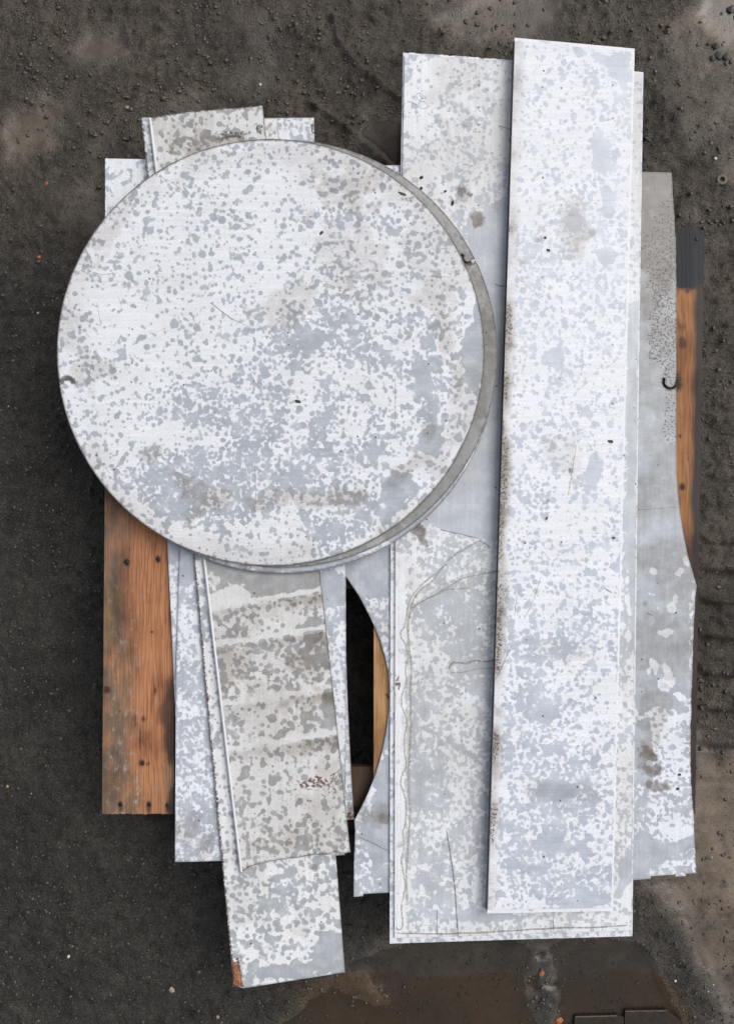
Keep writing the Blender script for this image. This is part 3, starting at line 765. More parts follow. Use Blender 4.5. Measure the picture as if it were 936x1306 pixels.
Cs = slab('torn_sheet', c_poly, cz, TH, sheet_material('torn_sheet_metal', (0.725, 0.725, 0.72), (0.365, 0.37, 0.372), 8.3), dict(
    cov=.47, rad=3.7, cs=40, film=[[(262, 690), (410, 690), (412, 760), (370, 768), (340, 764), (300, 752), (285, 735), (262, 725)], (400, 800, 14, 26, 0), (425, 900, 10, 26, 0)], dry=[(292, 760, 30, 12, -30)],
    dirt=.16, dirtb=[(290, 860, 60, 40, -10, .55), (340, 900, 60, 50, 0, .45), (400, 850, 40, 30, 0, .7), (420, 1040, 30, 60, 0, .5), (300, 800, 60, 26, 0, .4), (265, 195, 60, 30, -20, .8), (240, 170, 60, 30, 0, .4), (390, 1065, 80, 16, -6, .5), (345, 780, 40, 20, 0, .35)],
    soil_shadeb=[(265, 202, 26, 10, -20, .35)], rustb=[(400, 998, 34, 13, -12, .80), (427, 990, 18, 24, 0, .66), (390, 1004, 75, 24, -10, .50), (380, 1050, 40, 60, 0, .05)], speck_shadeb=[(300, 172, 44, 9, -8, .75), (330, 165, 14, 14, 0, .7), (410, 840, 16, 30, 0, .3), (320, 155, 40, 3, 0, .3), (372, 1065, 40, 6, 0, .2), (280, 190, 30, 10, -14, .25)],
    haze=.25, post=cpost), seed=10, ragged={i: 0.9 for i in list(range(0, 7)) + list(range(11, 22))}, rimtop=0.85)  # rimtop here paints a shadow line along the torn edge
tag(Cs, 'stained grey sheet with torn lower edge, kinks across it and rust flecks', 'metal sheet', GRP)
# its folded edge: a thin raised hem along the left side
HEM = sheet_material('hem_metal', (0.86, 0.87, 0.89), (0.6, 0.62, 0.65), 9.1)
V, F = [], []
hp = [(190.5, 150), (213, 333), (236, 520), (259.5, 712), (283, 912), (307, 1112)]
for i, (x, y) in enumerate(hp):
    zz = float(cz(np.array([x]), np.array([y]))[0])
    for dx, dz in ((-0.6, -0.0016), (-0.6, 0.0022), (0.7, 0.0036), (2.0, 0.0030), (2.8, 0.0002)):
        V.append(P(x + dx, y, zz + dz))
for i in range(len(hp) - 1):
    for k in range(4):
        F.append((i * 5 + k, i * 5 + k + 1, i * 5 + 6 + k, i * 5 + 5 + k))
mesh_ob('folded_edge', V, F, HEM, Cs, False, origin=V[0])['label'] = 'bright folded left edge'

# --- the wide pair of plates
wl = [(514, 67), (590, 72), (655, 77), (730, 84), (820, 92), (814, 500), (806, 1194), (650, 1198.5), (497, 1203.5), (498, 690), (507, 400)]
WL = slab('wide_plate', wl, 0.1530, TH, sheet_material('wide_lower_metal', seed=10.2), dict(cov=.35, rad=2.6, dirtb=[(650, 1200, 160, 5, -1.5, .3)], speck_shadeb=[(514, 120, 5, 30, 0, .3)]), seed=12, ragged={0: .9, 1: .9, 2: .5}, step=2.6, rim=0.3, rimtop=0.0)
tag(WL, 'lower of two wide plates, its rim showing at the bottom edge', 'metal sheet', GRP)
def wpost(X, Y, L):
    # bleached band left of the long wet streak, grey film in the middle, pale drops above
    e = 505 + (700 - Y) * 0.0
    band = (Y > 705) & (X < 517 + 5 * (fbm(X, Y, 30, 3, 2) - .5))
    L['wet'] = np.where(band, np.minimum(L['wet'], -1.2 + 6 * (fbm(X, Y, 7, 8, 2) - 0.52)), L['wet'])
    L['dirt'] = np.maximum(L['dirt'], 0.36 * (1 - sm(180, 330, Y)) * sm(0.35, 0.6, fbm(X, Y, 60, 6, 3)))
    L['dirt'] = np.maximum(L['dirt'], 0.26 * sm(690, 760, Y) * sm(0.3, 0.55, fbm(X, Y, 50, 7, 3)) * sm(515, 530, X))
    rim = sm(9, 2, 1194 - (X - 504) * 0.026 - Y)
    L['dirt'] = np.maximum(L['dirt'], 0.0 * rim)
WU = slab('wide_plate', [(516, 69), (590, 74), (655, 79), (730, 86), (818.5, 94.5), (812.5, 500), (804.5, 1187), (650, 1192), (503, 1196.5), (504, 690), (510, 400)], 0.1570, TH,
    sheet_material('wide_upper_metal', (0.80, 0.81, 0.825), (0.475, 0.505, 0.54), 11.7, wetk=0.92), dict(
    cov=.42, rad=2.9, cs=40, covb=[(540, 120, 30, 60, 0, .18), (540, 260, 40, 60, 0, .22), (600, 930, 130, 280, 0, .74), (525, 700, 30, 40, 0, .5), (560, 1130, 70, 60, 0, .68), (700, 1180, 110, 16, 0, .4), (812, 250, 10, 200, 0, .25), (800, 950, 10, 120, 0, .45), (800, 1145, 12, 20, 0, .1)],
    film=[[(598, 280), (640, 260), (660, 300), (650, 690), (600, 684), (570, 676), (520, 660), (520, 640), (580, 560), (610, 420)], [(798, 390), (816, 390), (812, 830), (794, 830)], [(786, 1092), (806, 1080), (808, 1120), (788, 1140)], (640, 1170, 60, 6, 0, 10)],
    dry=[(800, 760, 3, 22, 0, 5), (801, 810, 3, 14, 0, 5)],
    dirtb=[(600, 170, 60, 80, 0, .3), (560, 900, 60, 60, 0, .28), (560, 760, 60, 30, 20, .25), (590, 960, 60, 40, 0, .3)],
    soil_shadeb=[(590, 245, 8.5, 9, 0, 1), (609, 280, 9, 10, 0, .85), (534, 676, 14, 7, 40, 1), (527, 668, 9, 6, 0, .95), (541, 692, 6, 12, -20, .9), (576, 257, 2.5, 4, 0, .9), (560, 256, 4, 2.5, 30, .8), (538, 700, 3, 5, 0, .5)],
    speck_shadeb=[(519, 120, 3, 36, 0, .55), (540, 230, 24, 26, 30, .07), (620, 360, 26, 70, 0, .30), (614, 350, 14, 36, 0, .4), (535, 215, 24, 20, 0, .2), (640, 420, 12, 200, 0, .12), (808, 520, 6, 90, 0, .5), (806, 900, 5, 200, 0, .25), (700, 1192, 110, 3, -1.5, .25)],
    rustb=[(507, 868, 5, 16, 0, .85), (503, 856, 4, 22, 0, .5)], haze=.12, post=wpost), seed=13, ragged={0: .8, 1: .8, 2: .5}, rim=0.6, rimtop=0.12)
tag(WU, 'upper of two wide plates, with blue pen marks at top left and wavy water lines', 'metal sheet', GRP)

# --- the tall pair of plates on top, lower one with a flange turned down along its left side
TL, TR, BR_, BL = (656, 48), (809, 62), (781, 1162), (621, 1165)
def fx(x, y):
    xl = TL[0] + (BL[0] - TL[0]) * (y - 48) / 1117.0; xr = TR[0] + (BR_[0] - TR[0]) * (y - 62) / 1100.0
    return np.clip((x - xl) / (xr - xl), -0.05, 1.05)
ZR, ZL = 0.1596, 0.1815
def fz(x, y): return ZL + (ZR - ZL) * fx(x, y)
tallmat = sheet_material('tall_plate_metal', (0.765, 0.78, 0.815), (0.445, 0.485, 0.545), 12.9, brush='x')
tallmat2 = sheet_material('tall_plate_rim_metal', (0.78, 0.795, 0.83), (0.52, 0.55, 0.60), 14.1, brush='x')
FL = slab('tall_plate', [TL, TR, BR_, BL], fz, TH, tallmat2, dict(cov=.10, rad=2.2, speck_shadeb=[(640, 600, 5, 560, 1.8, .3)]), seed=15, step=3, rim=0.1, rimtop=0.0)
tag(FL, 'lower of two tall narrow plates, its bright rim showing at top and right', 'metal sheet', GRP)
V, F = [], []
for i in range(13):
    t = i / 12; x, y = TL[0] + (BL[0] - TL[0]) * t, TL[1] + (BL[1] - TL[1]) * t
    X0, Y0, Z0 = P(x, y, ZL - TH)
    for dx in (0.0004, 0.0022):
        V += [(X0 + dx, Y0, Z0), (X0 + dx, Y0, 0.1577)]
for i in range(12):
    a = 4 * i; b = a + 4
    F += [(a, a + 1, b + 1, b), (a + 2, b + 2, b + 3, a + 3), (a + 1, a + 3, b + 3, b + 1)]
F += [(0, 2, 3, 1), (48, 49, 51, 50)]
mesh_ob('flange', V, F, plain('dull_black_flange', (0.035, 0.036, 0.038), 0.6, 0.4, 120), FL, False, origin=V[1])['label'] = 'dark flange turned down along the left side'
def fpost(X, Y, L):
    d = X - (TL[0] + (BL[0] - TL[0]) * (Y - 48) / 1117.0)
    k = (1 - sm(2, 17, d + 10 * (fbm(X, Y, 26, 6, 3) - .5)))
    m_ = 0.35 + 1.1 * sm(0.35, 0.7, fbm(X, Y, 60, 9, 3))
    L['speck_shade'] = np.maximum(L['speck_shade'], np.clip(0.56 * k * m_, 0, .7) * (1 - 0.55 * sm(1040, 1140, Y)))
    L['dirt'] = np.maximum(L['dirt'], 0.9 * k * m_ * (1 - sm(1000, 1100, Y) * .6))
    L['soil_shade'] = np.maximum(L['soil_shade'], 0.75 * np.exp(-((d - 6) / 7) ** 2) * sm(0.48, 0.66, fbm(X, Y, 26, 12, 3)) * (0.35 + 0.65 * sm(540, 620, Y)) * (1 - sm(850, 1000, Y)))
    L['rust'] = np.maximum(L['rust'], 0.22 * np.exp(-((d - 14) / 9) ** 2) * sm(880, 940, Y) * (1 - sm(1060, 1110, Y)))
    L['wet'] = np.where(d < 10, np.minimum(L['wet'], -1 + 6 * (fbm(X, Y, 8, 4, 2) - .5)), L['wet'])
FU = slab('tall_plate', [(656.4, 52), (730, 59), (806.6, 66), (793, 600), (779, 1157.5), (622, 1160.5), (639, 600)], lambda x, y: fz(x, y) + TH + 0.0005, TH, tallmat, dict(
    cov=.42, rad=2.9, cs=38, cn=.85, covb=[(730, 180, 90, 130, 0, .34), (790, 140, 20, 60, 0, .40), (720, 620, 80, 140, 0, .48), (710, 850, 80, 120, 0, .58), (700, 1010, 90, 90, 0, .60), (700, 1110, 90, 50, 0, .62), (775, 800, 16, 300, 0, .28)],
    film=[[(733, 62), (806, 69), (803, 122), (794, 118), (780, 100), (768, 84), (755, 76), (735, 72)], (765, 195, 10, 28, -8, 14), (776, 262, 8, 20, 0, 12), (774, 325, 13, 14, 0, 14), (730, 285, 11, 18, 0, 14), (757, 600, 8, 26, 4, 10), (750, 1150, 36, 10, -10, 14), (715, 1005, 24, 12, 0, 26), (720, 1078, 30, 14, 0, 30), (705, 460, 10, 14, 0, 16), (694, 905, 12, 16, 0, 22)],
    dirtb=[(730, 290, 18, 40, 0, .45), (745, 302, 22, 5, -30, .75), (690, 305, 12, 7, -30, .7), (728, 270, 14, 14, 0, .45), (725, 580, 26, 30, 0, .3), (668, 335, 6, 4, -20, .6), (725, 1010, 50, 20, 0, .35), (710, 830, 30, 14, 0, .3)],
    soil_shadeb=[(727, 600, 3.5, 3, 0, .9), (697, 640, 2.5, 4, 30, .7), (687, 684, 2.5, 3.5, 0, .7), (710, 245, 2, 3, 0, .6), (728, 274, 6, 2.5, 0, .45)],
    speck_shade=0.015, speck_shadeb=[(715, 825, 30, 10, 0, .25), (715, 255, 12, 10, 0, .1), (690, 1157, 60, 2.5, 0, .25)], rustb=[(727, 601, 6, 6, 0, .3), (700, 990, 60, 60, 0, .02)], haze=.05, post=fpost), seed=16, rim=0.25, rimtop=0.05)
tag(FU, 'upper of two tall narrow plates, spotted white, dirty along its left edge', 'metal sheet', GRP)

# --- the three discs
def circ(cx, cy, r, a0=0, a1=360, n=150):
    return [(cx + r * math.cos(math.radians(a0 + (a1 - a0) * i / n)), cy + r * math.sin(math.radians(a0 + (a1 - a0) * i / n))) for i in range(n + 1)]
DT = 0.0036
g3 = circ(361, 460, 271.3)[:-1]
G3 = slab('disc', g3, 0.1790, DT, sheet_material('disc_low_metal', seed=15.5), dict(cov=.55, rad=2.6, film=[(430, 722, 90, 14, -6), (540, 660, 80, 16, -45)], dirtb=[(330, 726, 90, 10, 0, .3)], soil_shadeb=[(597, 331, 15, 15, 0, 1)], speck_shadeb=[(500, 690, 14, 5, -35, .5), (597, 331, 16, 16, 0, 1)]), seed=18, step=2.8, rimtop=0.8)  # dark patch under the notch paints the shade in its gap
tag(G3, 'lowest of three stacked metal discs, a thin crescent showing at the bottom', 'metal disc', 'stacked metal discs')
c2 = (361, 451, 272.8)
ang2 = math.degrees(math.asin((333 - 451) / 272.8))
g2 = circ(*c2, ang2 + 1.2, ang2 + 359.2, 170) + uslot(596.5, 328.5, 5.4, 9.8, 22, 212)
G2 = slab('disc', g2, 0.1845, DT, sheet_material('disc_mid_metal', (0.46, 0.46, 0.455), (0.33, 0.34, 0.34), 16.1), dict(cov=.6, rad=3, film=[(600, 560, 60, 190, 25, 40)], dirt=.35, dirtb=[(620, 430, 30, 130, 0, .75), (560, 260, 80, 20, 40, .4), (615, 370, 20, 60, -15, .7)], soil_shadeb=[(92, 489, 16, 16, 0, 1)], speck_shadeb=[(92, 489, 16, 16, 0, 1), (618, 360, 20, 60, -15, .25), (560, 270, 60, 10, 40, .15)], haze=.3), seed=19, step=2.6, rimtop=0.8)  # dark patch at left paints the shade inside the top disc's slot
tag(G2, 'middle of three stacked metal discs, dirty grey rim with a round notch', 'metal disc', 'stacked metal discs')
c1 = (345.3, 449.6, 272.3)
g1 = circ(*c1, 172.8 + 1.2, 172.8 + 359.0, 190)      # opens at the left, where the cutting began
ii = uslot(86.5, 489.5, 5.6, 9.8, 178, 356)
g1 = [p for p in g1] + ii
def gpost(X, Y, L):
    rr = np.hypot(X - c1[0], Y - c1[1])
    L['dirt'] = np.maximum(L['dirt'], 0.42 * sm(225, 268, rr + 30 * (fbm(X, Y, 50, 3, 3) - .5)) * sm(.35, .55, fbm(X, Y, 60, 8, 3)))
    L['dirt'] = np.maximum(L['dirt'], 0.45 * (1 - sm(1.5, 4.5, 272.3 - rr)))
    L['soil_shade'] = np.maximum(L['soil_shade'], 0.95 * (1 - sm(0.5, 2.4, 272.3 - rr)))
G1 = slab('disc', g1, 0.1900, DT, sheet_material('disc_top_metal', (0.775, 0.785, 0.81), (0.405, 0.435, 0.475), 17.3, brush='x'), dict(
    cov=.29, rad=3.1, cs=34, cn=.8, covb=[(440, 440, 110, 90, -25, .60), (350, 570, 200, 110, 0, .66), (420, 640, 140, 60, 0, .66), (250, 620, 90, 60, 30, .68), (560, 480, 50, 110, 0, .62), (470, 380, 80, 50, 0, .5), (150, 560, 60, 60, 30, .45), (520, 250, 50, 60, 40, .3), (200, 400, 90, 110, 0, .25), (140, 480, 40, 60, 0, .36), (330, 500, 40, 40, 0, .5), (390, 500, 24, 40, 20, .2), (220, 555, 36, 26, 0, .2), (500, 600, 18, 40, 20, .3), (330, 640, 40, 20, 0, .6)],
    film=[(606, 445, 14, 85, 4, 18), (540, 485, 14, 40, 0, 34), (508, 628, 20, 26, 35, 26), (548, 560, 12, 26, 30, 30), (405, 432, 18, 10, -30, 26)],
    dirtb=[(260, 632, 40, 16, 18, .6), (400, 638, 90, 13, -4, .62), (520, 598, 44, 9, -32, .5), (546, 552, 13, 16, 0, .55), (583, 480, 14, 42, 8, .55), (365, 385, 40, 26, -20, .42), (440, 330, 60, 60, 0, .35), (450, 235, 60, 50, 20, .55), (440, 225, 20, 20, 0, .6), (190, 580, 16, 12, 0, .5), (250, 655, 14, 12, 0, .5), (560, 400, 20, 60, -10, .5), (540, 320, 40, 50, 0, .3), (120, 480, 40, 24, 0, .45), (130, 290, 60, 30, -40, .4)],
    soil_shadeb=[(148, 482, 2.5, 2, 0, .9), (446, 360, 6, 9, 0, .4)], speck_shadeb=[(100, 486, 16, 10, 0, .3), (346, 296, 12, 10, 0, .06), (460, 250, 40, 40, 0, .05)], haze=.10, post=gpost), seed=20, rimtop=0.95)
tag(G1, 'topmost large round metal disc, white with grey rain spots', 'metal disc', 'stacked metal discs')

# ================================================================== marks on the sheets
def film_mat(name, col, alpha, rough=0.5):
    m = N(name)
    uvp = m.n('ShaderNodeTexCoord').outputs['Object']
    nz = m.noise(uvp, 220, 3, 0.6)
    d = m.n('ShaderNodeBsdfPrincipled'); m.put(d.inputs['Base Color'], col); m.put(d.inputs['Roughness'], rough)
    m.put(d.inputs['Alpha'], m.ramp(nz, 0.25, 0.7, alpha * 0.35, alpha))
    m.t.links.new(d.outputs[0], m.out.inputs[0])
    return m.m
INK = film_mat('blue_pen', (0.19, 0.25, 0.44), 0.55)
INKP = film_mat('faded_blue_pen', (0.28, 0.38, 0.60), 0.38)
TIDE = film_mat('dried_water_line', (0.27, 0.23, 0.165), 0.6)
TIDE2 = film_mat('faint_water_line', (0.40, 0.375, 0.31), 0.55)
PALE = film_mat('pale_water_line', (0.80, 0.80, 0.78), 0.7)
SCR = film_mat('dark_scratch', (0.10, 0.105, 0.115), 0.62)
SCRP = film_mat('rusty_scratch', (0.36, 0.27, 0.18), 0.5)
zW = const(0.1570); zG = const(0.1900); zF = lambda x, y: fz(x, y) + TH + 0.0005; zO = const(0.148)
pen = [[(540, 123.5), (538, 120), (533.5, 119), (531, 122), (533, 127), (536.5, 128), (537.5, 124), (535, 121)],
       [(536, 129), (533.5, 132.5), (536, 137), (541, 138.5), (545, 136.5), (544.5, 132.5), (540, 129.5), (536, 129.5)],
       [(519, 129), (526, 131), (532, 133.5)], [(545, 136.5), (548.5, 135.5)]]
for p in pen: ribbon('handwriting', curve(p, 6), 1.1, zW, INK, WU)
for p in [[(538, 147.5), (532.5, 147.5), (532, 153), (533, 158)], [(545, 143.5), (549, 147.5), (546, 145)], [(541, 162), (546, 168), (545, 164)], [(537, 174), (543, 175.5), (545, 180)], [(547, 182), (545, 188)], [(549, 143), (552, 139), (559, 137), (564, 138)], [(549, 157), (556, 157), (557, 148)]]:
    ribbon('handwriting', curve(p, 5), 1.2, zW, INKP, WU)
tides = [([(570, 719), (556, 731), (543, 741), (532, 752), (524, 762), (520, 775), (518, 790), (515, 800), (511, 806), (512, 814), (518, 824), (520, 840), (517, 855), (518, 870), (513, 885), (512, 900), (516, 910), (519, 922), (516, 940), (516, 960), (518, 975), (513, 988), (511, 1000), (515, 1012), (518, 1030), (517, 1050), (514, 1062), (515, 1080), (512, 1098), (514, 1112), (517, 1128), (515, 1140), (512, 1156), (513, 1172), (513, 1182), (508, 1186), (505, 1182)], 1.7, TIDE2),
         ([(566, 722), (548, 744), (536, 752), (526, 768), (521, 790), (521, 820), (524, 850), (523, 885), (524, 920), (522, 960), (521, 1000), (523, 1040), (520, 1080), (518, 1120), (519, 1150)], 2.4, TIDE2),
         ([(521, 790), (528, 774), (545, 764), (566, 752), (590, 738), (620, 731), (636, 728)], 1.8, TIDE2), ([(524, 776), (540, 766), (560, 757), (572, 752), (600, 750)], 1.4, TIDE2), ([(570, 716), (582, 706), (600, 696), (612, 690), (626, 700)], 2.0, TIDE2),
         ([(630, 842), (618, 844), (606, 843), (594, 846), (582, 845), (575, 847), (573, 854)], 2.0, TIDE), ([(573, 858), (590, 857), (610, 853), (630, 852)], 1.2, TIDE2),
         ([(504, 1190), (560, 1191), (620, 1189), (700, 1184), (760, 1183), (800, 1180)], 1.6, TIDE),
         ([(524, 760), (520, 790), (520.5, 830), (521, 870), (521, 900), (519, 960), (520, 1010)], 1.5, PALE)]
for p, w, mt in tides: ribbon('water_line', curve(p, 4, 0.35), w * 1.4, zW, mt, WU, 0.0002 + 0.00005 * random.random())
for p, w, mt, zf_, par in [
        ([(569, 1058), (575, 1095), (580, 1135), (584, 1196)], 1.8, SCR, zW, WU), ([(557, 1160), (557.5, 1193)], 1.2, SCR, zW, WU), ([(705, 1150 + 20), (706, 1188)], 1.2, SCR, zW, WU),
        ([(560, 675), (585, 681), (610, 687)], 1.3, SCR, zW, WU), ([(585, 153), (600, 156), (626, 160)], 1.3, PALE, zW, WU), ([(587, 158), (598, 162)], 1.2, TIDE, zW, WU), ([(634, 160), (652, 165)], 1.2, SCR, zW, WU), ([(630, 362), (640, 365), (648, 364)], 1.5, SCR, zW, WU), ([(618, 111), (623, 116)], 1.0, TIDE, zW, WU), ([(561, 234), (568, 232)], 1.1, SCR, zW, WU),
        ([(735, 566), (731, 592), (728, 610), (724, 632)], 1.2, SCRP, zF, FU), ([(690, 735), (680, 765), (668, 790)], 1.0, TIDE2, zF, FU), ([(659, 760), (656, 785)], 1.0, TIDE, zF, FU), ([(652, 822), (640, 850), (631, 868)], 1.1, SCR, zF, FU), ([(772, 751), (780, 756)], 1.8, SCR, zF, FU),
        ([(268, 386), (279, 394), (296, 407)], 1.3, SCR, zG, G1), ([(296, 407), (312, 414), (332, 424)], 1.0, TIDE2, zG, G1), ([(546, 352), (575, 354)], 1.0, SCRP, zG, G1), ([(504, 480), (504, 530), (503, 560)], 1.0, TIDE2, zG, G1), ([(205, 225), (230, 240), (245, 262), (252, 275)], 1.0, TIDE2, zG, G1), ([(112, 345), (130, 350), (150, 348)], 0.9, TIDE2, zG, G1), ([(124, 385), (128, 410)], 0.9, TIDE2, zG, G1), ([(325, 590), (327, 650)], 0.9, TIDE2, zG, G1),
        ([(456, 1067), (475, 1075), (495, 1086)], 1.2, SCR, zO, off), ([(810, 650), (835, 649), (864, 647)], 1.1, SCRP, zO, off), ([(824, 781), (831, 785)], 1.4, SCR, zO, off), ([(830, 494), (848, 496)], 1.2, PALE, zO, off)]:
    ribbon('scratch', curve(p, 4, 0.2), w, zf_, mt, par, 0.0003 + 0.00005 * random.random())

# ================================================================== loose bits lying on the sheets
BIT = plain('dark_leaf_bit', (0.055, 0.05, 0.036), 0.6, 0.4, 500)
CRUMB = plain('dark_mud_crumb', (0.035, 0.029, 0.022), 0.7, 0.4, 500)
def flake(name, px, py, L, W, ang, z, mat, label, cat, group):
    rg = random.Random(int(px * 7 + py)); n = 9; V = []; a = math.radians(ang)
    for lay, (h, s) in enumerate(((0.0001, 1.0), (0.0012, 0.72))):
        for k in range(n):
            t = 2 * math.pi * k / n
            r = rg.uniform(0.8, 1.15) * s
            u, w = L / 2 * r * math.cos(t), W / 2 * r * math.sin(t)
            V.append(P(px + u * math.cos(a) - w * math.sin(a), py + u * math.sin(a) + w * math.cos(a), z + h + (0.0006 * rg.random() if lay else 0)))
    F = [(k, n + k, n + (k + 1) % n, (k + 1) % n) for k in range(n)] + [[n + k for k in range(n)][::-1]]
    o = mesh_ob(name, V, F, mat, None, False, origin=P(px, py, z))
    return tag(o, label, cat, group)
G_B = 'dark specks of litter on the sheets'
flake('leaf_bit', 380, 512, 8, 4.5, 12, .1900, BIT, 'dark leaf bit near the middle of the top disc', 'litter', G_B)
flake('leaf_bit', 410, 297, 7, 4, -50, .1900, BIT, 'dark curled leaf bit on the upper part of the top disc', 'litter', G_B)
flake('leaf_bit', 513, 247, 12, 3, 25, .1900, BIT, 'thin grey green leaf bit by the upper right rim of the disc', 'litter', G_B)
flake('leaf_bit', 778, 563, 8, 4.5, 10, float(fz(778, 563)) + TH + .0006, BIT, 'dark leaf bit at the right edge of the tall plate, mid height', 'litter', G_B)
flake('leaf_bit', 782, 686, 5, 2.8, 0, float(fz(782, 686)) + TH + .0006, BIT, 'small leaf bit on the tall plate below its middle, right side', 'litter', G_B)
flake('seed', 699, 319, 5.5, 3.2, 15, float(fz(699, 319)) + TH + .0006, CRUMB, 'black seed on the upper part of the tall plate', 'litter', G_B)
flake('leaf_bit', 697, 661, 5, 3, -60, float(fz(697, 661)) + TH + .0006, BIT, 'brown leaf bit left of the middle of the tall plate', 'litter', G_B)
flake('mud_crumb', 695, 303, 4, 3.5, 0, float(fz(695, 303)) + TH + .0006, CRUMB, 'dark mud crumb just above the black seed on the tall plate', 'litter', G_B)
flake('mud_crumb', 537.5, 226.5, 5.5, 4, -10, .1570, CRUMB, 'largest mud crumb on the wide plate near the disc rim', 'litter', G_B)
flake('mud_crumb', 537, 240, 4.5, 4.5, 0, .1570, CRUMB, 'mud crumb touching the disc rim on the wide plate', 'litter', G_B)
flake('mud_crumb', 567.5, 244, 4.5, 3, -50, .1570, CRUMB, 'mud crumb on the wide plate left of a brown stain', 'litter', G_B)
flake('mud_crumb', 577, 259, 4, 7, 20, .1570, CRUMB, 'comma shaped mud crumb on the wide plate below a brown stain', 'litter', G_B)
for q, (x, y) in enumerate(((866, 988), (864, 1006))):
    flake('mud_crumb', x, y, 4.5, 3.5, 0, .148, CRUMB, ('upper' if not q else 'lower') + ' of two black crumbs near the right edge of the offcut sheet', 'litter', G_B)

# ================================================================== on the ground
def stone_mesh(name, mat, seed, flat=0.6):
    bm = bmesh.new(); bmesh.ops.create_icosphere(bm, subdivisions=1, radius=1.0)
    rg = random.Random(seed)
    for v in bm.verts:
        v.co *= rg.uniform(0.72, 1.2); v.co.z *= flat
    me_ = bpy.data.meshes.new(name); bm.to_mesh(me_); bm.free()
    me_.materials.append(mat)
    return me_
def stone(px, py, r, mat, label, seed, flat=.6, name='pebble'):
    me_ = stone_mesh(name, mat, seed, flat); k = HC / FP * r
    for v in me_.vertices: v.co *= k
    z = gz(px, py)
    o = bpy.data.objects.new(name, me_); COL.objects.link(o); o.location = P(px, py, z + k * flat * .35)
    o.rotation_euler = (0, 0, seed * 1.3)
    return tag(o, label, 'stone', 'pebbles picked out by their colour')
S_OR = plain('orange_brick_chip', (0.36, 0.12, 0.05), .7, .3, 200)
S_WH = plain('pale_pebble', (0.62, 0.60, 0.55), .6, .15, 200)
S_TN = plain('tan_pebble', (0.36, 0.27, 0.18), .6, .2, 200)
S_DK = plain('dark_pebble', (0.05, 0.046, 0.04), .45, .3, 200)
stone(690.5, 1241, 4.2, S_OR, 'orange brick chip in the mud below the wide plate', 3)
stone(713, 1302, 5.0, S_OR, 'orange brick chip at the bottom edge of the picture', 5)
stone(50, 328, 2.8, S_OR, 'small orange pebble left of the disc', 6)
stone(49, 399, 2.2, S_TN, 'tan pebble left of the disc at mid height', 7)
stone(163, 137, 2.6, S_TN, 'tan pebble above the corner sheet at upper left', 8)
stone(60, 234, 2.6, S_OR, 'brown pebble left of the corner sheet', 9)
stone(332, 108, 2.2, S_WH, 'tiny white pebble above the torn sheet', 10)
stone(912, 202, 2.2, S_WH, 'white pebble just above the muddy washer', 11)
stone(278, 1297, 2.4, S_TN, 'tan pebble at the bottom left of the long sheet', 12)
stone(88, 1220, 2.4, S_WH, 'white pebble on the asphalt at lower left', 13)
stone(861, 1251, 1.8, S_WH, 'white pebble on mud at lower right beside the puddle', 14)
stone(220, 1262, 4.0, S_TN, 'brownish pebble on the asphalt left of the long sheet end', 15)
stone(10, 1003, 2.2, S_TN, 'tan pebble at the left picture edge, low', 16)
stone(917, 71, 6.0, S_DK, 'dark rounded stone, upper right, largest of the cluster', 17)
stone(926, 72, 5.4, S_DK, 'dark pointed stone at right of the upper right cluster', 18)
stone(908, 74, 4.8, S_DK, 'dark stone at left of the upper right cluster', 19)
stone(912, 58, 5.2, S_DK, 'dark stone at top of the upper right cluster', 20)
stone(931, 12, 6.0, S_DK, 'dark stone in the puddle at the upper right corner', 21)
# a muddy washer
V, F = [], []
n = 20
for r_, h in ((3.0, 0.0), (3.0, .0030), (3.8, .0042), (6.2, .0042), (7.0, .0030), (7.0, 0.0)):
    for k in range(n):
        a = 2 * math.pi * k / n
        V.append(P(920 + r_ * math.cos(a), 229 + r_ * math.sin(a), gz(920, 229) + h + .001))
for q in range(5):
    for k in range(n):
        F.append((q * n + k, q * n + (k + 1) % n, (q + 1) * n + (k + 1) % n, (q + 1) * n + k)[::-1])
tag(mesh_ob('washer', V, F, plain('muddy_steel', (0.10, 0.093, 0.08), .5, .3, 200), None, True, origin=V[0]), 'mud covered ring shaped washer lying on the ground at upper right', 'washer')
# dark slabs added for reflections at the bottom edge
REFL_DARK = plain('reflection_dark', (0.022, 0.014, 0.008), .5, .4, 60)
REFL_EDGE = plain('reflection_edge', (0.105, 0.09, 0.075), .6, .4, 200)
def board(poly, z, th, label):  # dark slab added for a reflection
    b = densify(poly, 6, {0: .7}, 3)
    V = [P(x, y, z) for x, y in b] + [(P(x, y, z)[0], P(x, y, z)[1], z - th) for x, y in b]
    n = len(b); F = [[i for i in range(n)][::-1]] + [(i, (i + 1) % n, n + (i + 1) % n, n + i) for i in range(n)]
    o = mesh_ob('reflection_slab', V, F, REFL_DARK, None, False, origin=V[0])
    e = []; x0, y0 = poly[0]; x1, y1 = poly[1]
    for i in range(13):
        t = i / 12; w = random.uniform(.8, 1.9); x = x0 + (x1 - x0) * t; y = y0 + (y1 - y0) * t
        e += [P(x, y + .2, z + .0006), P(x, y + .2 + w, z + .0006)]
    mesh_ob('pale_edge', e, [(2 * i, 2 * i + 1, 2 * i + 3, 2 * i + 2) for i in range(12)], REFL_EDGE, o, False, origin=e[0])
    return tag(o, label, 'reflection_slab', 'dark reflection slabs at the bottom edge')
board([(797, 1289), (850, 1288), (870, 1304), (872, 1332), (798, 1332), (796, 1300)], 0.003, .03, 'right one of the dark reflection slabs at the bottom edge')
board([(733, 1296), (786, 1294.5), (795, 1297), (795, 1332), (728, 1332)], 0.002, .03, 'left one of the dark reflection slabs at the bottom edge')
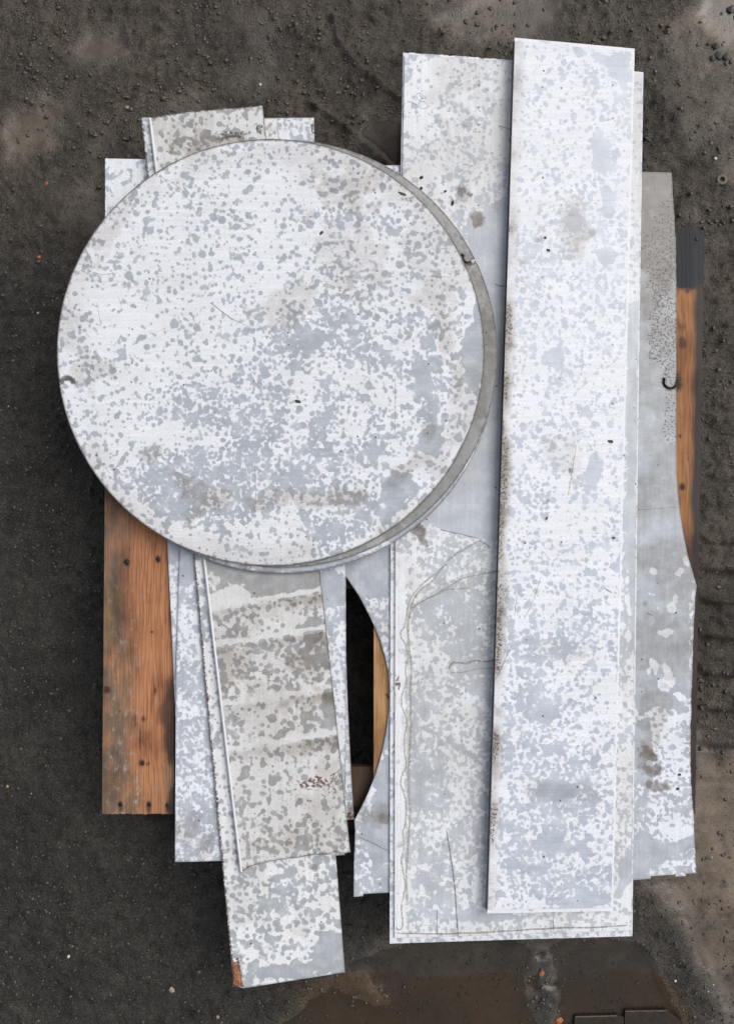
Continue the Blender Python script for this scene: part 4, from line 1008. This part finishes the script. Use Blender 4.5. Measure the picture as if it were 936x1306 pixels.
# crumbs of mud and grit: nobody could count them
def grit(count, name, mat, rmin, rmax, dens, seed, label):
    rg = np.random.default_rng(seed)
    bm = bmesh.new(); bmesh.ops.create_icosphere(bm, subdivisions=1, radius=1.0)
    bv = np.array([v.co[:] for v in bm.verts]); bf = np.array([[v.index for v in f.verts] for f in bm.faces]); bm.free()
    px = rg.uniform(-120, 1060, count * 5); py = rg.uniform(-120, 1430, count * 5)
    keep = rg.random(len(px)) < dens(px, py)
    px, py = px[keep][:count], py[keep][:count]
    n_ = len(px)
    r = (rmin + (rmax - rmin) * rg.random(n_) ** 3.5) * HC / FP
    ii_ = np.clip(((py + 330) / S).round().astype(int), 0, R_ - 1); jj = np.clip(((px + 330) / S).round().astype(int), 0, C_ - 1)
    z = gh[ii_, jj]
    c = np.stack([(px - CX) * k0, (CY - py) * k0, z + r * .10], 1)
    sc = rg.uniform(.7, 1.3, (n_, 1, 3)) * np.array([1, 1, .5]) * r[:, None, None]
    jit = rg.uniform(.6, 1.35, (n_, len(bv), 1))
    v = bv[None] * jit * sc + c[:, None, :]
    f = bf[None] + (np.arange(n_) * len(bv))[:, None, None]
    me_ = bpy.data.meshes.new(name)
    me_.from_pydata(v.reshape(-1, 3).tolist(), [], f.reshape(-1, 3).tolist())
    me_.materials.append(mat)
    me_.polygons.foreach_set('use_smooth', [True] * len(me_.polygons))
    o = bpy.data.objects.new(name, me_); COL.objects.link(o)
    return tag(o, label, 'grit', kind='stuff')
def d_mud(x, y):
    _, a, s, p, c = ground_fields(x, y)
    isl = np.exp(-ell(x, y, 690, 1262, 30, 62, -8) ** 2) + np.exp(-ell(x, y, 450, 1260, 60, 30, 10) ** 2)
    dry_ = 1 - 0.93 * sm(-10, 8, np.maximum(pud(x, y, 'bottom'), pud(x, y, 'middle')))
    return np.clip(.7 * isl + dry_ * (1 - a) * (1 - .55 * c) * (0.05 + 1.6 * np.clip(fbm(x, y, 50, 27, 3) - .38, 0, 1) * 2.2), 0, 1)
def d_asp(x, y):
    _, a, s, p, c = ground_fields(x, y)
    return np.clip(a * .8, 0.02, 1)
grit(15000, 'mud_crumbs', plain('mud_crumb_stuff', (0.070, 0.060, 0.047), .34, .35, 150, .5), 0.6, 3.4, d_mud, 5, 'scattered crumbs of wet mud on the ground')
grit(15000, 'grit', plain('asphalt_grit_stuff', (0.058, 0.051, 0.042), .4, .6, 40, .5), 0.5, 2.7, d_asp, 6, 'fine dark grit on the asphalt at left')
grit(260, 'pale_grit', plain('pale_grit_stuff', (0.40, 0.36, 0.29), .6, .4, 40, .4), 0.5, 1.3, lambda x, y: 0.6 * (1 - sm(-10, 8, pud(x, y, 'bottom'))), 8, 'tiny pale grains scattered over the ground')
